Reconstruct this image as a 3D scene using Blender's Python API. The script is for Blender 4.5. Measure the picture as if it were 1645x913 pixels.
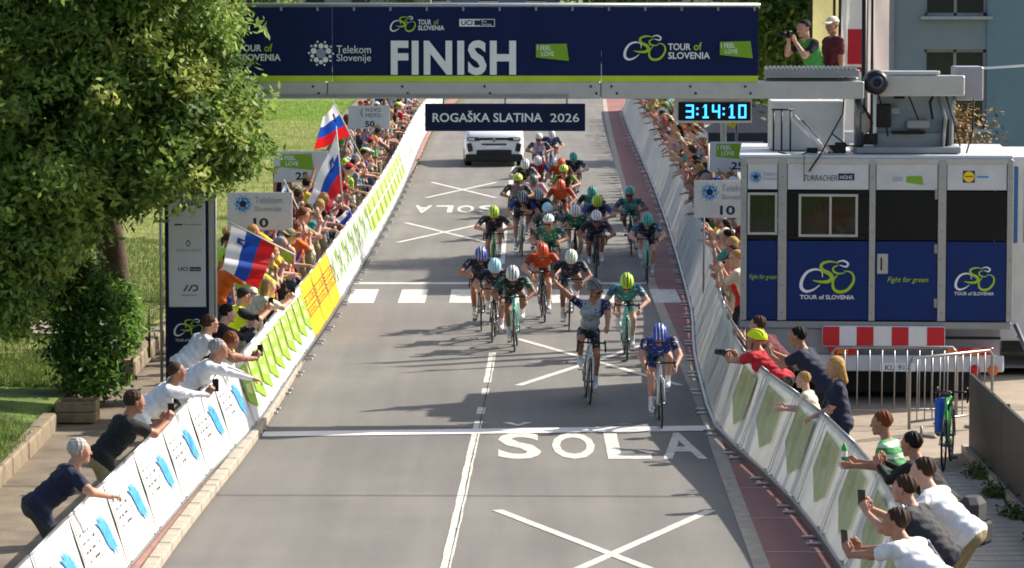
import bpy, math, random
import numpy as np
from mathutils import Vector, Matrix, Euler
R = math.radians
scene = bpy.context.scene
for o in list(bpy.data.objects):
    bpy.data.objects.remove(o)
rng = random.Random(7)
NR = np.random.default_rng(11)

# ------------------------------------------------------------------ camera
CAM_H, FPX, IW, IH = 6.6, 6000.0, 1645.0, 913.0
PITCH = math.atan(527.5 / FPX)
cam_d = bpy.data.cameras.new('camera')
cam = bpy.data.objects.new('camera', cam_d)
scene.collection.objects.link(cam)
cam.location = (0, 0, CAM_H)
cam.rotation_euler = (math.pi / 2 - PITCH, 0, 0)
cam_d.sensor_width = 36.0
cam_d.lens = 36.0 * FPX / IW
cam_d.clip_start = 0.5
cam_d.clip_end = 3000
scene.camera = cam

# ------------------------------------------------------------------ sky, sun, exposure
world = bpy.data.worlds.new('World')
scene.world = world
world.use_nodes = True
wn = world.node_tree
sky = wn.nodes.new('ShaderNodeTexSky')
sky.sky_type = 'NISHITA'
sky.sun_disc = False
SUN_DIR = Vector((1.0, 0.55, 0.86)).normalized()          # towards the sun
sky.sun_elevation = math.asin(SUN_DIR.z)
sky.sun_rotation = math.atan2(SUN_DIR.x, SUN_DIR.y)
sky.air_density = 1.0
sky.dust_density = 3.0
sky.ozone_density = 0.6
wn.links.new(sky.outputs[0], wn.nodes['Background'].inputs[0])
wn.nodes['Background'].inputs[1].default_value = 0.105
sun_d = bpy.data.lights.new('sun', 'SUN')
sun_d.energy = 4.5
sun_d.angle = R(0.5)
sun_d.color = (1.0, 0.93, 0.82)
sun = bpy.data.objects.new('sun', sun_d)
scene.collection.objects.link(sun)
sun.location = (30, 20, 40)
sun.rotation_euler = (-SUN_DIR).to_track_quat('-Z', 'Y').to_euler()
scene.view_settings.view_transform = 'Standard'
scene.view_settings.look = 'None'
scene.view_settings.exposure = 0.84
scene.view_settings.gamma = 1.0
scene.view_settings.use_curve_mapping = False
scene.cycles.filter_width = 1.8
scene.cycles.max_bounces = 6
scene.cycles.transparent_max_bounces = 6

# ------------------------------------------------------------------ helpers
COL = scene.collection
def ground(x, y, z=0.0):
    """Survey helper: point of the photograph -> place on the plane at height z."""
    a = PITCH + math.atan((y - IH / 2) / FPX)
    Y = (CAM_H - z) / math.tan(a)
    d = Y * math.cos(PITCH) + (CAM_H - z) * math.sin(PITCH)
    return Vector(((x - IW / 2) * d / FPX, Y, z))
def at(x, y, Y):
    """Survey helper: point of the photograph -> place at distance Y."""
    a = PITCH + math.atan((y - IH / 2) / FPX)
    Z = CAM_H - Y * math.tan(a)
    d = Y * math.cos(PITCH) + (CAM_H - Z) * math.sin(PITCH)
    return Vector(((x - IW / 2) * d / FPX, Y, Z))

def lin(c):
    if isinstance(c, str):
        c = c.lstrip('#')
        c = tuple(int(c[i:i + 2], 16) / 255 for i in (0, 2, 4))
    return tuple(v / 12.92 if v <= 0.04045 else ((v + 0.055) / 1.055) ** 2.4 for v in c[:3])

MATS = {}
def mat(name, col, rough=0.6, metal=0.0, var=0.12, vscale=6.0, bump=0.0, bscale=40.0, spec=0.4,
        trans=0.0, emit=0.0, col2=None, dscale=None, coord='Object'):
    """Procedural principled material; colour breaks up with two scales of noise."""
    key = name
    if key in MATS:
        return MATS[key]
    m = bpy.data.materials.new(name)
    m.use_nodes = True
    nt = m.node_tree
    b = nt.nodes['Principled BSDF']
    c = lin(col)
    b.inputs['Roughness'].default_value = rough
    b.inputs['Metallic'].default_value = metal
    b.inputs['Specular IOR Level'].default_value = spec
    tc = nt.nodes.new('ShaderNodeTexCoord')
    if var > 0 or col2 is not None:
        n = nt.nodes.new('ShaderNodeTexNoise')
        n.inputs['Scale'].default_value = vscale
        n.inputs['Detail'].default_value = 6
        n.inputs['Roughness'].default_value = 0.65
        nt.links.new(tc.outputs[coord], n.inputs['Vector'])
        rp = nt.nodes.new('ShaderNodeValToRGB')
        rp.color_ramp.elements[0].position = 0.3
        rp.color_ramp.elements[1].position = 0.72
        ca = tuple(v * (1 - var) for v in c)
        cb = lin(col2) if col2 is not None else tuple(min(1, v * (1 + var)) for v in c)
        rp.color_ramp.elements[0].color = (*ca, 1)
        rp.color_ramp.elements[1].color = (*cb, 1)
        nt.links.new(n.outputs['Fac'], rp.inputs['Fac'])
        nt.links.new(rp.outputs['Color'], b.inputs['Base Color'])
        csock = rp.outputs['Color']
    else:
        b.inputs['Base Color'].default_value = (*c, 1)
        csock = None
    if bump > 0:
        n2 = nt.nodes.new('ShaderNodeTexNoise')
        n2.inputs['Scale'].default_value = bscale
        n2.inputs['Detail'].default_value = 4
        nt.links.new(tc.outputs[coord], n2.inputs['Vector'])
        bp = nt.nodes.new('ShaderNodeBump')
        bp.inputs['Strength'].default_value = bump
        bp.inputs['Distance'].default_value = 0.02
        nt.links.new(n2.outputs['Fac'], bp.inputs['Height'])
        nt.links.new(bp.outputs['Normal'], b.inputs['Normal'])
    if trans > 0:
        t = nt.nodes.new('ShaderNodeBsdfTranslucent')
        if csock: nt.links.new(csock, t.inputs['Color'])
        else: t.inputs['Color'].default_value = (*c, 1)
        mx = nt.nodes.new('ShaderNodeMixShader')
        mx.inputs[0].default_value = trans
        nt.links.new(b.outputs[0], mx.inputs[1])
        nt.links.new(t.outputs[0], mx.inputs[2])
        nt.links.new(mx.outputs[0], nt.nodes['Material Output'].inputs['Surface'])
    if emit > 0:
        b.inputs['Emission Color'].default_value = (*c, 1)
        b.inputs['Emission Strength'].default_value = emit
    MATS[key] = m
    return m

def glassmat(name, tint, rough=0.05):
    if name in MATS: return MATS[name]
    m = mat(name, tint, rough, 0, 0)
    b = m.node_tree.nodes['Principled BSDF']
    b.inputs['Alpha'].default_value = 0.62
    b.inputs['Specular IOR Level'].default_value = 0.8
    return m

def mesh_np(name, V, F, mi=None, mats=(), smooth=False):
    """Mesh from numpy verts (n,3) and quads (m,4) or tris (m,3)."""
    me = bpy.data.meshes.new(name)
    V = np.asarray(V, np.float32); F = np.asarray(F, np.int32)
    k = F.shape[1]
    me.vertices.add(len(V)); me.vertices.foreach_set('co', V.ravel())
    me.loops.add(F.size); me.loops.foreach_set('vertex_index', F.ravel())
    me.polygons.add(len(F))
    me.polygons.foreach_set('loop_start', np.arange(0, F.size, k, dtype=np.int32))
    me.polygons.foreach_set('loop_total', np.full(len(F), k, np.int32))
    for m in mats: me.materials.append(m)
    if mi is not None: me.polygons.foreach_set('material_index', np.asarray(mi, np.int32))
    if smooth: me.polygons.foreach_set('use_smooth', np.ones(len(F), bool))
    me.update(calc_edges=True)
    me.validate()
    return me

class MB:
    """Collects boxes, tubes, prisms and sheets into one mesh."""
    def __init__(s):
        s.v = []; s.f = []; s.m = []; s.sm = []
    def add(s, vs, fs, mi=0, smooth=False):
        o = len(s.v)
        s.v += [tuple(v) for v in vs]
        for f in fs:
            s.f.append(tuple(i + o for i in f)); s.m.append(mi); s.sm.append(smooth)
        return s
    def box(s, c, d, rot=None, mi=0, bev=0.0):
        hx, hy, hz = d[0] / 2, d[1] / 2, d[2] / 2
        if bev <= 0:
            vs = [Vector((x, y, z)) for x in (-hx, hx) for y in (-hy, hy) for z in (-hz, hz)]
            fs = [(0, 1, 3, 2), (4, 6, 7, 5), (0, 4, 5, 1), (2, 3, 7, 6), (0, 2, 6, 4), (1, 5, 7, 3)]
        else:
            b = min(bev, hx * .9, hy * .9, hz * .9)
            vs = []; fs = []
            ring = lambda z, i: [Vector((x, y, z)) for x, y in
                ((-hx + i + b, -hy + i), (hx - i - b, -hy + i), (hx - i, -hy + i + b), (hx - i, hy - i - b),
                 (hx - i - b, hy - i), (-hx + i + b, hy - i), (-hx + i, hy - i - b), (-hx + i, -hy + i + b))]
            for z, i in ((-hz, b * .6), (-hz + b, 0), (hz - b, 0), (hz, b * .6)): vs += ring(z, i)
            for k in range(3):
                for j in range(8):
                    fs.append((k * 8 + j, k * 8 + (j + 1) % 8, k * 8 + 8 + (j + 1) % 8, k * 8 + 8 + j))
            fs.append(tuple(range(7, -1, -1))); fs.append(tuple(range(24, 32)))
        if rot is not None:
            q = rot if isinstance(rot, Matrix) else Euler(rot).to_matrix()
            vs = [q @ v for v in vs]
        c = Vector(c)
        return s.add([v + c for v in vs], fs, mi)
    def tube(s, pts, r, n=8, mi=0, cap=True, closed=False):
        pts = [Vector(p) for p in pts]
        rs = r if isinstance(r, (list, tuple)) else [r] * len(pts)
        vs = []; fs = []
        N = len(pts); pu = None
        for i, p in enumerate(pts):
            if closed: t = pts[(i + 1) % N] - pts[i - 1]
            else: t = pts[min(i + 1, N - 1)] - pts[max(i - 1, 0)]
            t.normalize()
            u = pu - t * pu.dot(t) if pu is not None else t.orthogonal()
            if u.length < 1e-5: u = t.orthogonal()
            u.normalize(); pu = u; w = t.cross(u)
            for j in range(n):
                a = 2 * math.pi * j / n
                vs.append(p + (u * math.cos(a) + w * math.sin(a)) * rs[i])
        M = N if closed else N - 1
        for i in range(M):
            i2 = (i + 1) % N
            for j in range(n):
                j2 = (j + 1) % n
                fs.append((i * n + j, i * n + j2, i2 * n + j2, i2 * n + j))
        s.add(vs, fs, mi, True)
        if cap and not closed:
            o = len(s.v) - len(vs)
            s.f.append(tuple(o + j for j in range(n - 1, -1, -1))); s.m.append(mi); s.sm.append(False)
            s.f.append(tuple(o + (N - 1) * n + j for j in range(n))); s.m.append(mi); s.sm.append(False)
        return s
    def prism(s, poly, y0, y1, mi=0):
        """2D outline (x,z), counter-clockwise seen from -Y, extruded from y0 (front) to y1."""
        n = len(poly)
        vs = [(x, y0, z) for x, z in poly] + [(x, y1, z) for x, z in poly]
        fs = [tuple(range(n)), tuple(range(2 * n - 1, n - 1, -1))]
        for i in range(n):
            j = (i + 1) % n
            fs.append((j, i, n + i, n + j))
        return s.add(vs, fs, mi)
    def sheet(s, rows, mi=0, smooth=False):
        n = len(rows[0]); vs = [p for r in rows for p in r]; fs = []
        for i in range(len(rows) - 1):
            for j in range(n - 1):
                fs.append((i * n + j, i * n + j + 1, (i + 1) * n + j + 1, (i + 1) * n + j))
        return s.add(vs, fs, mi, smooth)
    def lathe(s, prof, n=16, c=(0, 0, 0), axis='z', mi=0):
        vs = []; fs = []
        for r, h in prof:
            for j in range(n):
                a = 2 * math.pi * j / n
                x, y, z = r * math.cos(a), r * math.sin(a), h
                if axis == 'y': x, y, z = x, z, -y
                if axis == 'x': x, y, z = z, x, y
                vs.append((x + c[0], y + c[1], z + c[2]))
        for i in range(len(prof) - 1):
            for j in range(n):
                j2 = (j + 1) % n
                fs.append((i * n + j, i * n + j2, (i + 1) * n + j2, (i + 1) * n + j))
        return s.add(vs, fs, mi, True)
    def mesh(s, name, mats=()):
        me = bpy.data.meshes.new(name)
        me.from_pydata(s.v, [], s.f)
        for m in (mats if isinstance(mats, (list, tuple)) else [mats]): me.materials.append(m)
        me.polygons.foreach_set('material_index', s.m)
        me.polygons.foreach_set('use_smooth', s.sm)
        me.update()
        return me
    def obj(s, name, mats, parent=None, loc=None):
        return link(name, s.mesh(name, mats), parent, loc)

def link(name, me, parent=None, loc=None):
    o = bpy.data.objects.new(name, me)
    COL.objects.link(o)
    if parent is not None: o.parent = parent
    if loc is not None: o.location = loc
    return o
def tag(o, label=None, cat=None, group=None, kind=None):
    if label: o['label'] = label
    if cat: o['category'] = cat
    if group: o['group'] = group
    if kind: o['kind'] = kind
    return o
def thing(name, label, cat, loc=(0, 0, 0), rz=0.0, group=None):
    o = bpy.data.objects.new(name, None)
    o.empty_display_size = 0.2
    COL.objects.link(o)
    o.location = loc; o.rotation_euler = (0, 0, rz)
    return tag(o, label, cat, group)
def struct(o):
    o['kind'] = 'structure'; return o
def copy_tree(o, parent=None):
    c = o.copy(); COL.objects.link(c)
    if parent is not None: c.parent = parent
    for ch in list(o.children): copy_tree(ch, c)
    return c
def interp(tab):
    xs = [t[0] for t in tab]; ys = [t[1] for t in tab]
    # smooth (monotone-free) cubic through the survey points
    def f(y):
        if y <= xs[0]: return ys[0] + (y - xs[0]) * (ys[1] - ys[0]) / (xs[1] - xs[0])
        if y >= xs[-1]: return ys[-1] + (y - xs[-1]) * (ys[-1] - ys[-2]) / (xs[-1] - xs[-2])
        i = max(k for k in range(len(xs) - 1) if xs[k] <= y)
        h = xs[i + 1] - xs[i]; t = (y - xs[i]) / h
        def sl(k):
            if k == 0: return (ys[1] - ys[0]) / (xs[1] - xs[0])
            if k == len(xs) - 1: return (ys[-1] - ys[-2]) / (xs[-1] - xs[-2])
            return (ys[k + 1] - ys[k - 1]) / (xs[k + 1] - xs[k - 1])
        a, b = sl(i) * h, sl(i + 1) * h
        return ((2 * t ** 3 - 3 * t * t + 1) * ys[i] + (t ** 3 - 2 * t * t + t) * a
                + (-2 * t ** 3 + 3 * t * t) * ys[i + 1] + (t ** 3 - t * t) * b)
    return f

# ---- flat print: lettering and marks as thin sheets
_tc = bpy.data.curves.new('lettering', 'FONT')
_to = bpy.data.objects.new('lettering', _tc)
def text2d(s, w=None, h=None, bold=0.0, shear=0.0, space=1.0):
    """Lettering as (verts2d, faces), lower-left at origin, fitted to width and/or height."""
    _tc.body = s; _tc.offset = bold; _tc.shear = shear; _tc.resolution_u = 3; _tc.space_character = space
    _tc.size = 1.0; _tc.fill_mode = 'FRONT'
    me = bpy.data.meshes.new_from_object(_to)
    vs = [(v.co.x, v.co.y) for v in me.vertices]
    fs = [tuple(p.vertices) for p in me.polygons]
    bpy.data.meshes.remove(me)
    x0 = min(v[0] for v in vs); x1 = max(v[0] for v in vs); y0 = min(v[1] for v in vs); y1 = max(v[1] for v in vs)
    sx = w / (x1 - x0) if w else None
    sy = h / (y1 - y0) if h else None
    if sx is None: sx = sy
    if sy is None: sy = sx
    return [((x - x0) * sx, (y - y0) * sy) for x, y in vs], fs
def ribbon2d(pts, ws, n=8):
    """Brush stroke: Catmull-Rom through pts with widths ws."""
    P = []; Wd = []
    m = len(pts)
    for i in range(m - 1):
        p0, p1, p2, p3 = pts[max(i - 1, 0)], pts[i], pts[i + 1], pts[min(i + 2, m - 1)]
        for k in range(n):
            t = k / n
            P.append(tuple(0.5 * (2 * p1[a] + (p2[a] - p0[a]) * t + (2 * p0[a] - 5 * p1[a] + 4 * p2[a] - p3[a]) * t * t
                     + (-p0[a] + 3 * p1[a] - 3 * p2[a] + p3[a]) * t ** 3) for a in (0, 1)))
            Wd.append(ws[i] + (ws[i + 1] - ws[i]) * t)
    P.append(tuple(pts[-1])); Wd.append(ws[-1])
    vs = []; fs = []
    for i, p in enumerate(P):
        a = P[max(i - 1, 0)]; b = P[min(i + 1, len(P) - 1)]
        dx, dy = b[0] - a[0], b[1] - a[1]; l = math.hypot(dx, dy) or 1
        nx, ny = -dy / l, dx / l; w = Wd[i] / 2
        vs += [(p[0] + nx * w, p[1] + ny * w), (p[0] - nx * w, p[1] - ny * w)]
    for i in range(len(P) - 1): fs.append((2 * i, 2 * i + 1, 2 * i + 3, 2 * i + 2))
    return vs, fs
def disc2d(cx, cy, r, n=14):
    return [(cx + r * math.cos(2 * math.pi * i / n), cy + r * math.sin(2 * math.pi * i / n)) for i in range(n)], [tuple(range(n))]
class Print:
    """Flat marks on a panel: 2D shapes in panel coordinates (x right, z up), several inks.
    Each later shape lies a fraction of a millimetre further out, so none share a plane."""
    def __init__(s): s.v = []; s.f = []; s.m = []; s.ink = []; s.n = 0
    def add(s, vf, ink, x=0, y=0, sc=1.0, rot=0.0, sx=1.0):
        if ink not in s.ink: s.ink.append(ink)
        o = len(s.v); c, sn = math.cos(rot), math.sin(rot)
        d = 0.003 + 0.0004 * s.n; s.n += 1
        for vx, vy in vf[0]:
            vx, vy = vx * sc * sx, vy * sc
            s.v.append((x + c * vx - sn * vy, y + sn * vx + c * vy, d))
        for f in vf[1]: s.f.append(tuple(i + o for i in f)); s.m.append(s.ink.index(ink))
        return s
    def poly(s, pts, ink): return s.add((list(pts), [tuple(range(len(pts)))]), ink)
    def rect(s, x0, y0, x1, y1, ink): return s.poly([(x0, y0), (x1, y0), (x1, y1), (x0, y1)], ink)
    def text(s, t, x, y, ink, w=None, h=None, bold=0.0, shear=0.0, rot=0.0, space=1.0):
        return s.add(text2d(t, w, h, bold, shear, space), ink, x, y, rot=rot)
    def mesh(s, name, fn=None):
        """fn maps panel (x, z, proud) -> 3D; default is a panel facing -Y."""
        me = bpy.data.meshes.new(name)
        fn = fn or (lambda x, z, d: (x, -d, z))
        me.from_pydata([fn(*v) for v in s.v], [], s.f)
        for i in s.ink: me.materials.append(i)
        me.polygons.foreach_set('material_index', s.m)
        me.update()
        return me
    def obj(s, name, parent, fn=None):
        return link(name, s.mesh(name, fn), parent)

def tour_logo(pr, x, y, w, white, green):
    """The race's bicycle mark drawn as brush strokes, width w, lower-left at x,y."""
    k = w / 273.0
    T = lambda pts: [((a - 185) * k + x, (215 - b) * k + y) for a, b in pts]
    W_ = lambda ws: [v * k for v in ws]
    pr.add(ribbon2d(T([(298, 138), (293, 108), (262, 98), (222, 112), (196, 150), (192, 190), (216, 210), (254, 200), (286, 176)]),
                    W_([3, 6, 10, 13, 16, 17, 14, 9, 3])), white)
    pr.add(ribbon2d(T([(378, 66), (332, 58), (294, 72), (296, 100), (330, 118), (345, 138), (330, 158), (290, 161), (248, 154)]),
                    W_([3, 10, 14, 18, 20, 20, 18, 13, 3])), green)
    pr.add(ribbon2d(T([(372, 60), (402, 54), (425, 68), (416, 84), (384, 76)]), W_([4, 9, 11, 9, 3])), white)
    pr.add(ribbon2d(T([(378, 76), (352, 90), (356, 110), (382, 119), (412, 114)]), W_([4, 9, 11, 8, 3])), green)
    pr.add(ribbon2d(T([(376, 124), (353, 152), (352, 190), (377, 211), (420, 203), (450, 166), (454, 132), (436, 110), (404, 106)]),
                    W_([3, 10, 14, 16, 15, 13, 11, 8, 3])), green)
def dots_logo(pr, x, y, r, ink, ink2=None):
    """Round mark of many dots."""
    pr.add(disc2d(x, y, r * .42), ink2 or ink)
    for i, (rr, q) in enumerate(((.30, .66), (.22, .72), (.28, .62), (.18, .78), (.32, .64), (.2, .76), (.27, .66), (.23, .72), (.3, .64), (.17, .8))):
        a = i * 2 * math.pi / 10 + .3
        pr.add(disc2d(x + q * r * math.cos(a), y + q * r * math.sin(a), rr * r * .8, 10), ink)
        pr.add(disc2d(x + r * math.cos(a + .3), y + r * math.sin(a + .3), .09 * r, 8), ink)
def feel_logo(pr, x, y, w, h, green, white, rot=0.0):
    """Slanted green tag with two lines of light lettering; rot turns it about x,y."""
    c, sn = math.cos(rot), math.sin(rot)
    T = lambda a, b: (x + c * a - sn * b, y + sn * a + c * b)
    pr.poly([T(0, .2 * h), T(w, 0), T(w * .93, h), T(0, h * .97)], green)
    p = T(.04 * w, .62 * h); pr.text('I FEEL', p[0], p[1], white, w=.42 * w, h=.26 * h, bold=.01, rot=rot)
    p = T(.16 * w, .28 * h); pr.text('LOVE', p[0], p[1], white, w=.38 * w, h=.26 * h, bold=.01, rot=rot)
# ------------------------------------------------------------------ the plan of the road (survey along Y)
LB = interp([(27.7, -4.45), (39.5, -4.08), (47.4, -3.78), (50.9, -3.58), (58.5, -3.44), (69.2, -3.26), (99.2, -3.06), (141.1, -3.12), (169.2, -2.55), (207.7, -1.2)])
EL = interp([(21.5, -4.0), (39.5, -3.78), (43.1, -3.70), (50.9, -3.46), (61.5, -3.36), (69.2, -3.34), (99.2, -3.0), (115.4, -2.82), (141.1, -2.78), (169.2, -2.25), (207.7, -.9)])
RB = interp([(18, 3.45), (34, 3.52), (39.9, 3.54), (41.8, 3.49), (45.2, 3.33), (49.4, 2.98), (51.7, 2.84), (55, 2.88), (60.9, 3.02), (69.2, 3.35), (99.2, 3.94), (153.1, 4.60), (169.2, 5.05), (207.7, 6.4)])
WL = interp([(21.5, 2.52), (40.8, 2.62), (49.2, 2.67), (52.3, 2.71), (74.6, 2.73), (110.3, 3.15), (169.2, 4.11), (207.7, 5.2)])
CL = interp([(21.5, -1.1), (39.5, -.73), (47.2, -.58), (62.6, -.32), (92.3, -.16), (114.5, .03), (169.2, .8), (207.7, 1.8)])
FIN = 51.5

def asphalt_mat(name, base, patch):
    m = bpy.data.materials.new(name); m.use_nodes = True
    nt = m.node_tree; b = nt.nodes['Principled BSDF']; L = nt.links.new
    tc = nt.nodes.new('ShaderNodeTexCoord')
    def noise(sc, det=6, rough=.6, vec=None):
        n = nt.nodes.new('ShaderNodeTexNoise'); n.inputs['Scale'].default_value = sc
        n.inputs['Detail'].default_value = det; n.inputs['Roughness'].default_value = rough
        L(vec or tc.outputs['Object'], n.inputs['Vector']); return n
    mp = nt.nodes.new('ShaderNodeMapping'); mp.inputs['Scale'].default_value = (1.6, .09, 1)
    L(tc.outputs['Object'], mp.inputs['Vector'])
    wear = noise(1.0, 5, .55, mp.outputs['Vector'])       # wheel tracks run along the road
    big = noise(.35, 5); fine = noise(60, 3, .8)
    def ramp(src, a, ca, c, cc):
        r = nt.nodes.new('ShaderNodeValToRGB')
        r.color_ramp.elements[0].position = a; r.color_ramp.elements[1].position = c
        r.color_ramp.elements[0].color = (*ca, 1); r.color_ramp.elements[1].color = (*cc, 1)
        L(src.outputs['Fac'], r.inputs['Fac']); return r
    r1 = ramp(wear, .35, tuple(v * .84 for v in base), .7, tuple(v * 1.12 for v in base))
    r2 = ramp(big, .35, (.86, .86, .87), .7, (1.08, 1.07, 1.05))
    r3 = ramp(fine, .3, (.80, .80, .80), .75, (1.16, 1.16, 1.16))
    mx = nt.nodes.new('ShaderNodeMix'); mx.data_type = 'RGBA'; mx.blend_type = 'MULTIPLY'; mx.inputs[0].default_value = 1
    L(r1.outputs[0], mx.inputs[6]); L(r2.outputs[0], mx.inputs[7])
    mx2 = nt.nodes.new('ShaderNodeMix'); mx2.data_type = 'RGBA'; mx2.blend_type = 'MULTIPLY'; mx2.inputs[0].default_value = 1
    L(mx.outputs[2], mx2.inputs[6]); L(r3.outputs[0], mx2.inputs[7])
    # spilled drops and old tar
    vo = noise(2.3, 2, .5); r4 = ramp(vo, .70, (1, 1, 1), .76, (.72, .72, .73))
    mx3 = nt.nodes.new('ShaderNodeMix'); mx3.data_type = 'RGBA'; mx3.blend_type = 'MULTIPLY'; mx3.inputs[0].default_value = .5
    L(mx2.outputs[2], mx3.inputs[6]); L(r4.outputs[0], mx3.inputs[7])
    L(mx3.outputs[2], b.inputs['Base Color'])
    b.inputs['Roughness'].default_value = .8; b.inputs['Specular IOR Level'].default_value = .3
    bp = nt.nodes.new('ShaderNodeBump'); bp.inputs['Strength'].default_value = .35; bp.inputs['Distance'].default_value = .01
    L(fine.outputs['Fac'], bp.inputs['Height']); L(bp.outputs['Normal'], b.inputs['Normal'])
    return m
ASPH = asphalt_mat('asphalt', (.19, .180, .167), 0)
REDL = asphalt_mat('red_asphalt', (.30, .140, .125), 0)
def paint_mat():
    m = mat('road_paint', '#c6c2b6', .65, var=.12, vscale=5, bump=.15, bscale=70, col2='#dedbd1')
    nt = m.node_tree; b = nt.nodes['Principled BSDF']; L = nt.links.new
    src = b.inputs['Base Color'].links[0].from_socket
    tc = nt.nodes.new('ShaderNodeTexCoord')
    def nz(sc, a, c):
        n = nt.nodes.new('ShaderNodeTexNoise'); n.inputs['Scale'].default_value = sc; n.inputs['Detail'].default_value = 8; n.inputs['Roughness'].default_value = .75
        L(tc.outputs['Object'], n.inputs['Vector'])
        r = nt.nodes.new('ShaderNodeMapRange'); r.inputs['From Min'].default_value = a; r.inputs['From Max'].default_value = c
        L(n.outputs['Fac'], r.inputs['Value']); return r
    f = nz(6.0, .50, .66)          # chipped spots where the asphalt shows
    mx = nt.nodes.new('ShaderNodeMix'); mx.data_type = 'RGBA'
    L(f.outputs[0], mx.inputs[0]); L(src, mx.inputs[6]); mx.inputs[7].default_value = (.30, .285, .265, 1)
    L(mx.outputs[2], b.inputs['Base Color'])
    return m
PAINT = paint_mat()
CONC = mat('concrete', '#96897a', .85, var=.18, vscale=2.2, bump=.3, bscale=30)
CONC2 = mat('pale_concrete', '#a2998b', .85, var=.24, vscale=5, bump=.3, bscale=40)
SLABM = mat('paving_slab', '#9b958b', .85, var=.2, vscale=3, bump=.3, bscale=35)
GRASS = mat('grass_ground', '#3f5a20', .9, var=.45, vscale=1.1, bump=.6, bscale=50, col2='#7f9640')
BLADE = mat('grass_blade', '#5c7430', .7, var=.35, vscale=2.0, col2='#8a9c4c', trans=.25)
EARTH = mat('earth', '#6b5a41', .95, var=.35, vscale=3, bump=.5, bscale=25)

YS = [18 + i * 2.0 for i in range(106)]
def strip(name, fa, fb, z, m, ys=YS, parent=None, n=1):
    mb = MB()
    mb.sheet([[(fa(y) + (fb(y) - fa(y)) * k / n, y, z) for k in range(n + 1)] for y in ys])
    return mb.obj(name, m, parent)

# the ground: one sheet to the horizon
mb = MB(); g = []
for y in [-40, 0, 20, 40, 60, 80, 100, 130, 160, 220, 400, 900, 2000]:
    g.append([(x, y, -.02 + (0.0 if y < 230 else (y - 230) * .012)) for x in (-1500, -300, -80, -30, -12, -6, 0, 6, 12, 30, 80, 300, 1500)])
mb.sheet(g); struct(mb.obj('ground', GRASS))
struct(strip('road', EL, lambda y: WL(y) + .02, 0.0, ASPH))
struct(strip('bicycle_lane', lambda y: WL(y) + .18, lambda y: max(WL(y) + 1.25, RB(y) + .10), 0.004, REDL))
# pale gutter between the carriageway and the red lane, laid in blocks
gut = MB(); y = 20.0
gutter = link('gutter', MB().box((0, 0, -.5), (.01, .01, .01)).mesh('gutter', CONC2)); struct(gutter)
bpy.data.objects.remove(gutter)
gutter = struct(strip('gutter', WL, lambda y: WL(y) + .18, 0.006, CONC2))
# lane joints across the red lane
jm = mat('lane_joint', '#b09a90', .8, var=.1)
k = 0; y = 26.0
while y < 96:
    o = MB().sheet([[(WL(y) + .19, y, .009), (RB(y) - .02, y, .009)], [(WL(y + .06) + .19, y + .06, .009), (RB(y + .06) - .02, y + .06, .009)]]).obj('lane_joint', jm, bpy.data.objects['bicycle_lane'])
    y += 2.5
# pavement on the left: raised, with a kerb of separate stones
def pave_z(y): return .115
struct(strip('left_pavement', lambda y: -7.0, lambda y: EL(y) - .17, .10, mat('left_paving', '#6f6455', .9, var=.32, vscale=1.2, bump=.3, bscale=30, col2='#877b6a'), n=3))
kerb = struct(strip('left_kerb', lambda y: EL(y) - .18, lambda y: EL(y) + .012, .012, mat('kerb_bed', '#6d665c', .9)))
kst = {}
y = 24.0
kmesh = MB().box((0, 0, 0), (.15, .97, .13), bev=.015).mesh('kerb_stone', CONC2)
while y < 96:
    o = link('kerb_stone', kmesh, kerb, (EL(y + .5) - .09, y + .5, .055))
    o.rotation_euler.z = -math.atan2(EL(y + 1) - EL(y), 1.0)
    y += 1.0
redpave = struct(strip('left_lane_strip', lambda y: EL(y) - .62, lambda y: EL(y) - .19, .106, mat('red_paving', '#9c6f66', .85, var=.2, vscale=4, bump=.3)))
# right pavement beyond the barrier
struct(strip('right_pavement', lambda y: max(WL(y) + 1.27, RB(y) + .12), lambda y: 13.0, .0, CONC, n=3))

struct(strip('right_footway', lambda y: RB(y) + .42, lambda y: 13.0, .12, SLABM, ys=[58.6 + i * 2.0 for i in range(60)], n=3))
# painted markings
def sheet_obj(name, rows, m=PAINT, parent=None): return MB().sheet(rows).obj(name, m, parent)
road = bpy.data.objects['road']
def marking(poly, name='road_marking', z=.005):
    return MB().add([(x, y, z) for x, y in poly], [tuple(range(len(poly)))]).obj(name, PAINT, road)
def stroke(x0, y0, x1, y1, w):
    d = Vector((x1 - x0, y1 - y0)).normalized(); n = Vector((-d.y, d.x)) * w / 2
    return [(x0 - n.x, y0 - n.y), (x1 - n.x, y1 - n.y), (x1 + n.x, y1 + n.y), (x0 + n.x, y0 + n.y)]
# centre line: solid on this side of the zebra, dashed beyond; worn paint with a crack along it
mb = MB(); y = 20.0
while y < 62.0:
    w = .058 + .004 * math.sin(y * 3.1)
    y2 = min(y + .8, 62.0)
    if 52.4 < y < 57.5 and int(y * 1.25) % 3: y = y2; continue
    mb.add([(CL(y) - w, y, .005), (CL(y) + w, y, .005), (CL(y2) + w, y2, .005), (CL(y2) - w, y2, .005)], [(0, 1, 2, 3)])
    y = y2
mb.obj('centre_line', PAINT, road)
mb = MB(); y = 20.0
crack = mat('crack', '#2c2a28', .95, var=.2)
pts = []
while y < 62:
    pts.append((CL(y) + .028 + rng.uniform(-.006, .006), y, .008)); y += .35
for a, b in zip(pts, pts[1:]):
    w = rng.uniform(.003, .008)
    mb.add([(a[0] - w, a[1], a[2]), (a[0] + w, a[1], a[2]), (b[0] + w, b[1], b[2]), (b[0] - w, b[1], b[2])], [(0, 1, 2, 3)])
mb.obj('pavement_crack', crack, road)
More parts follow.
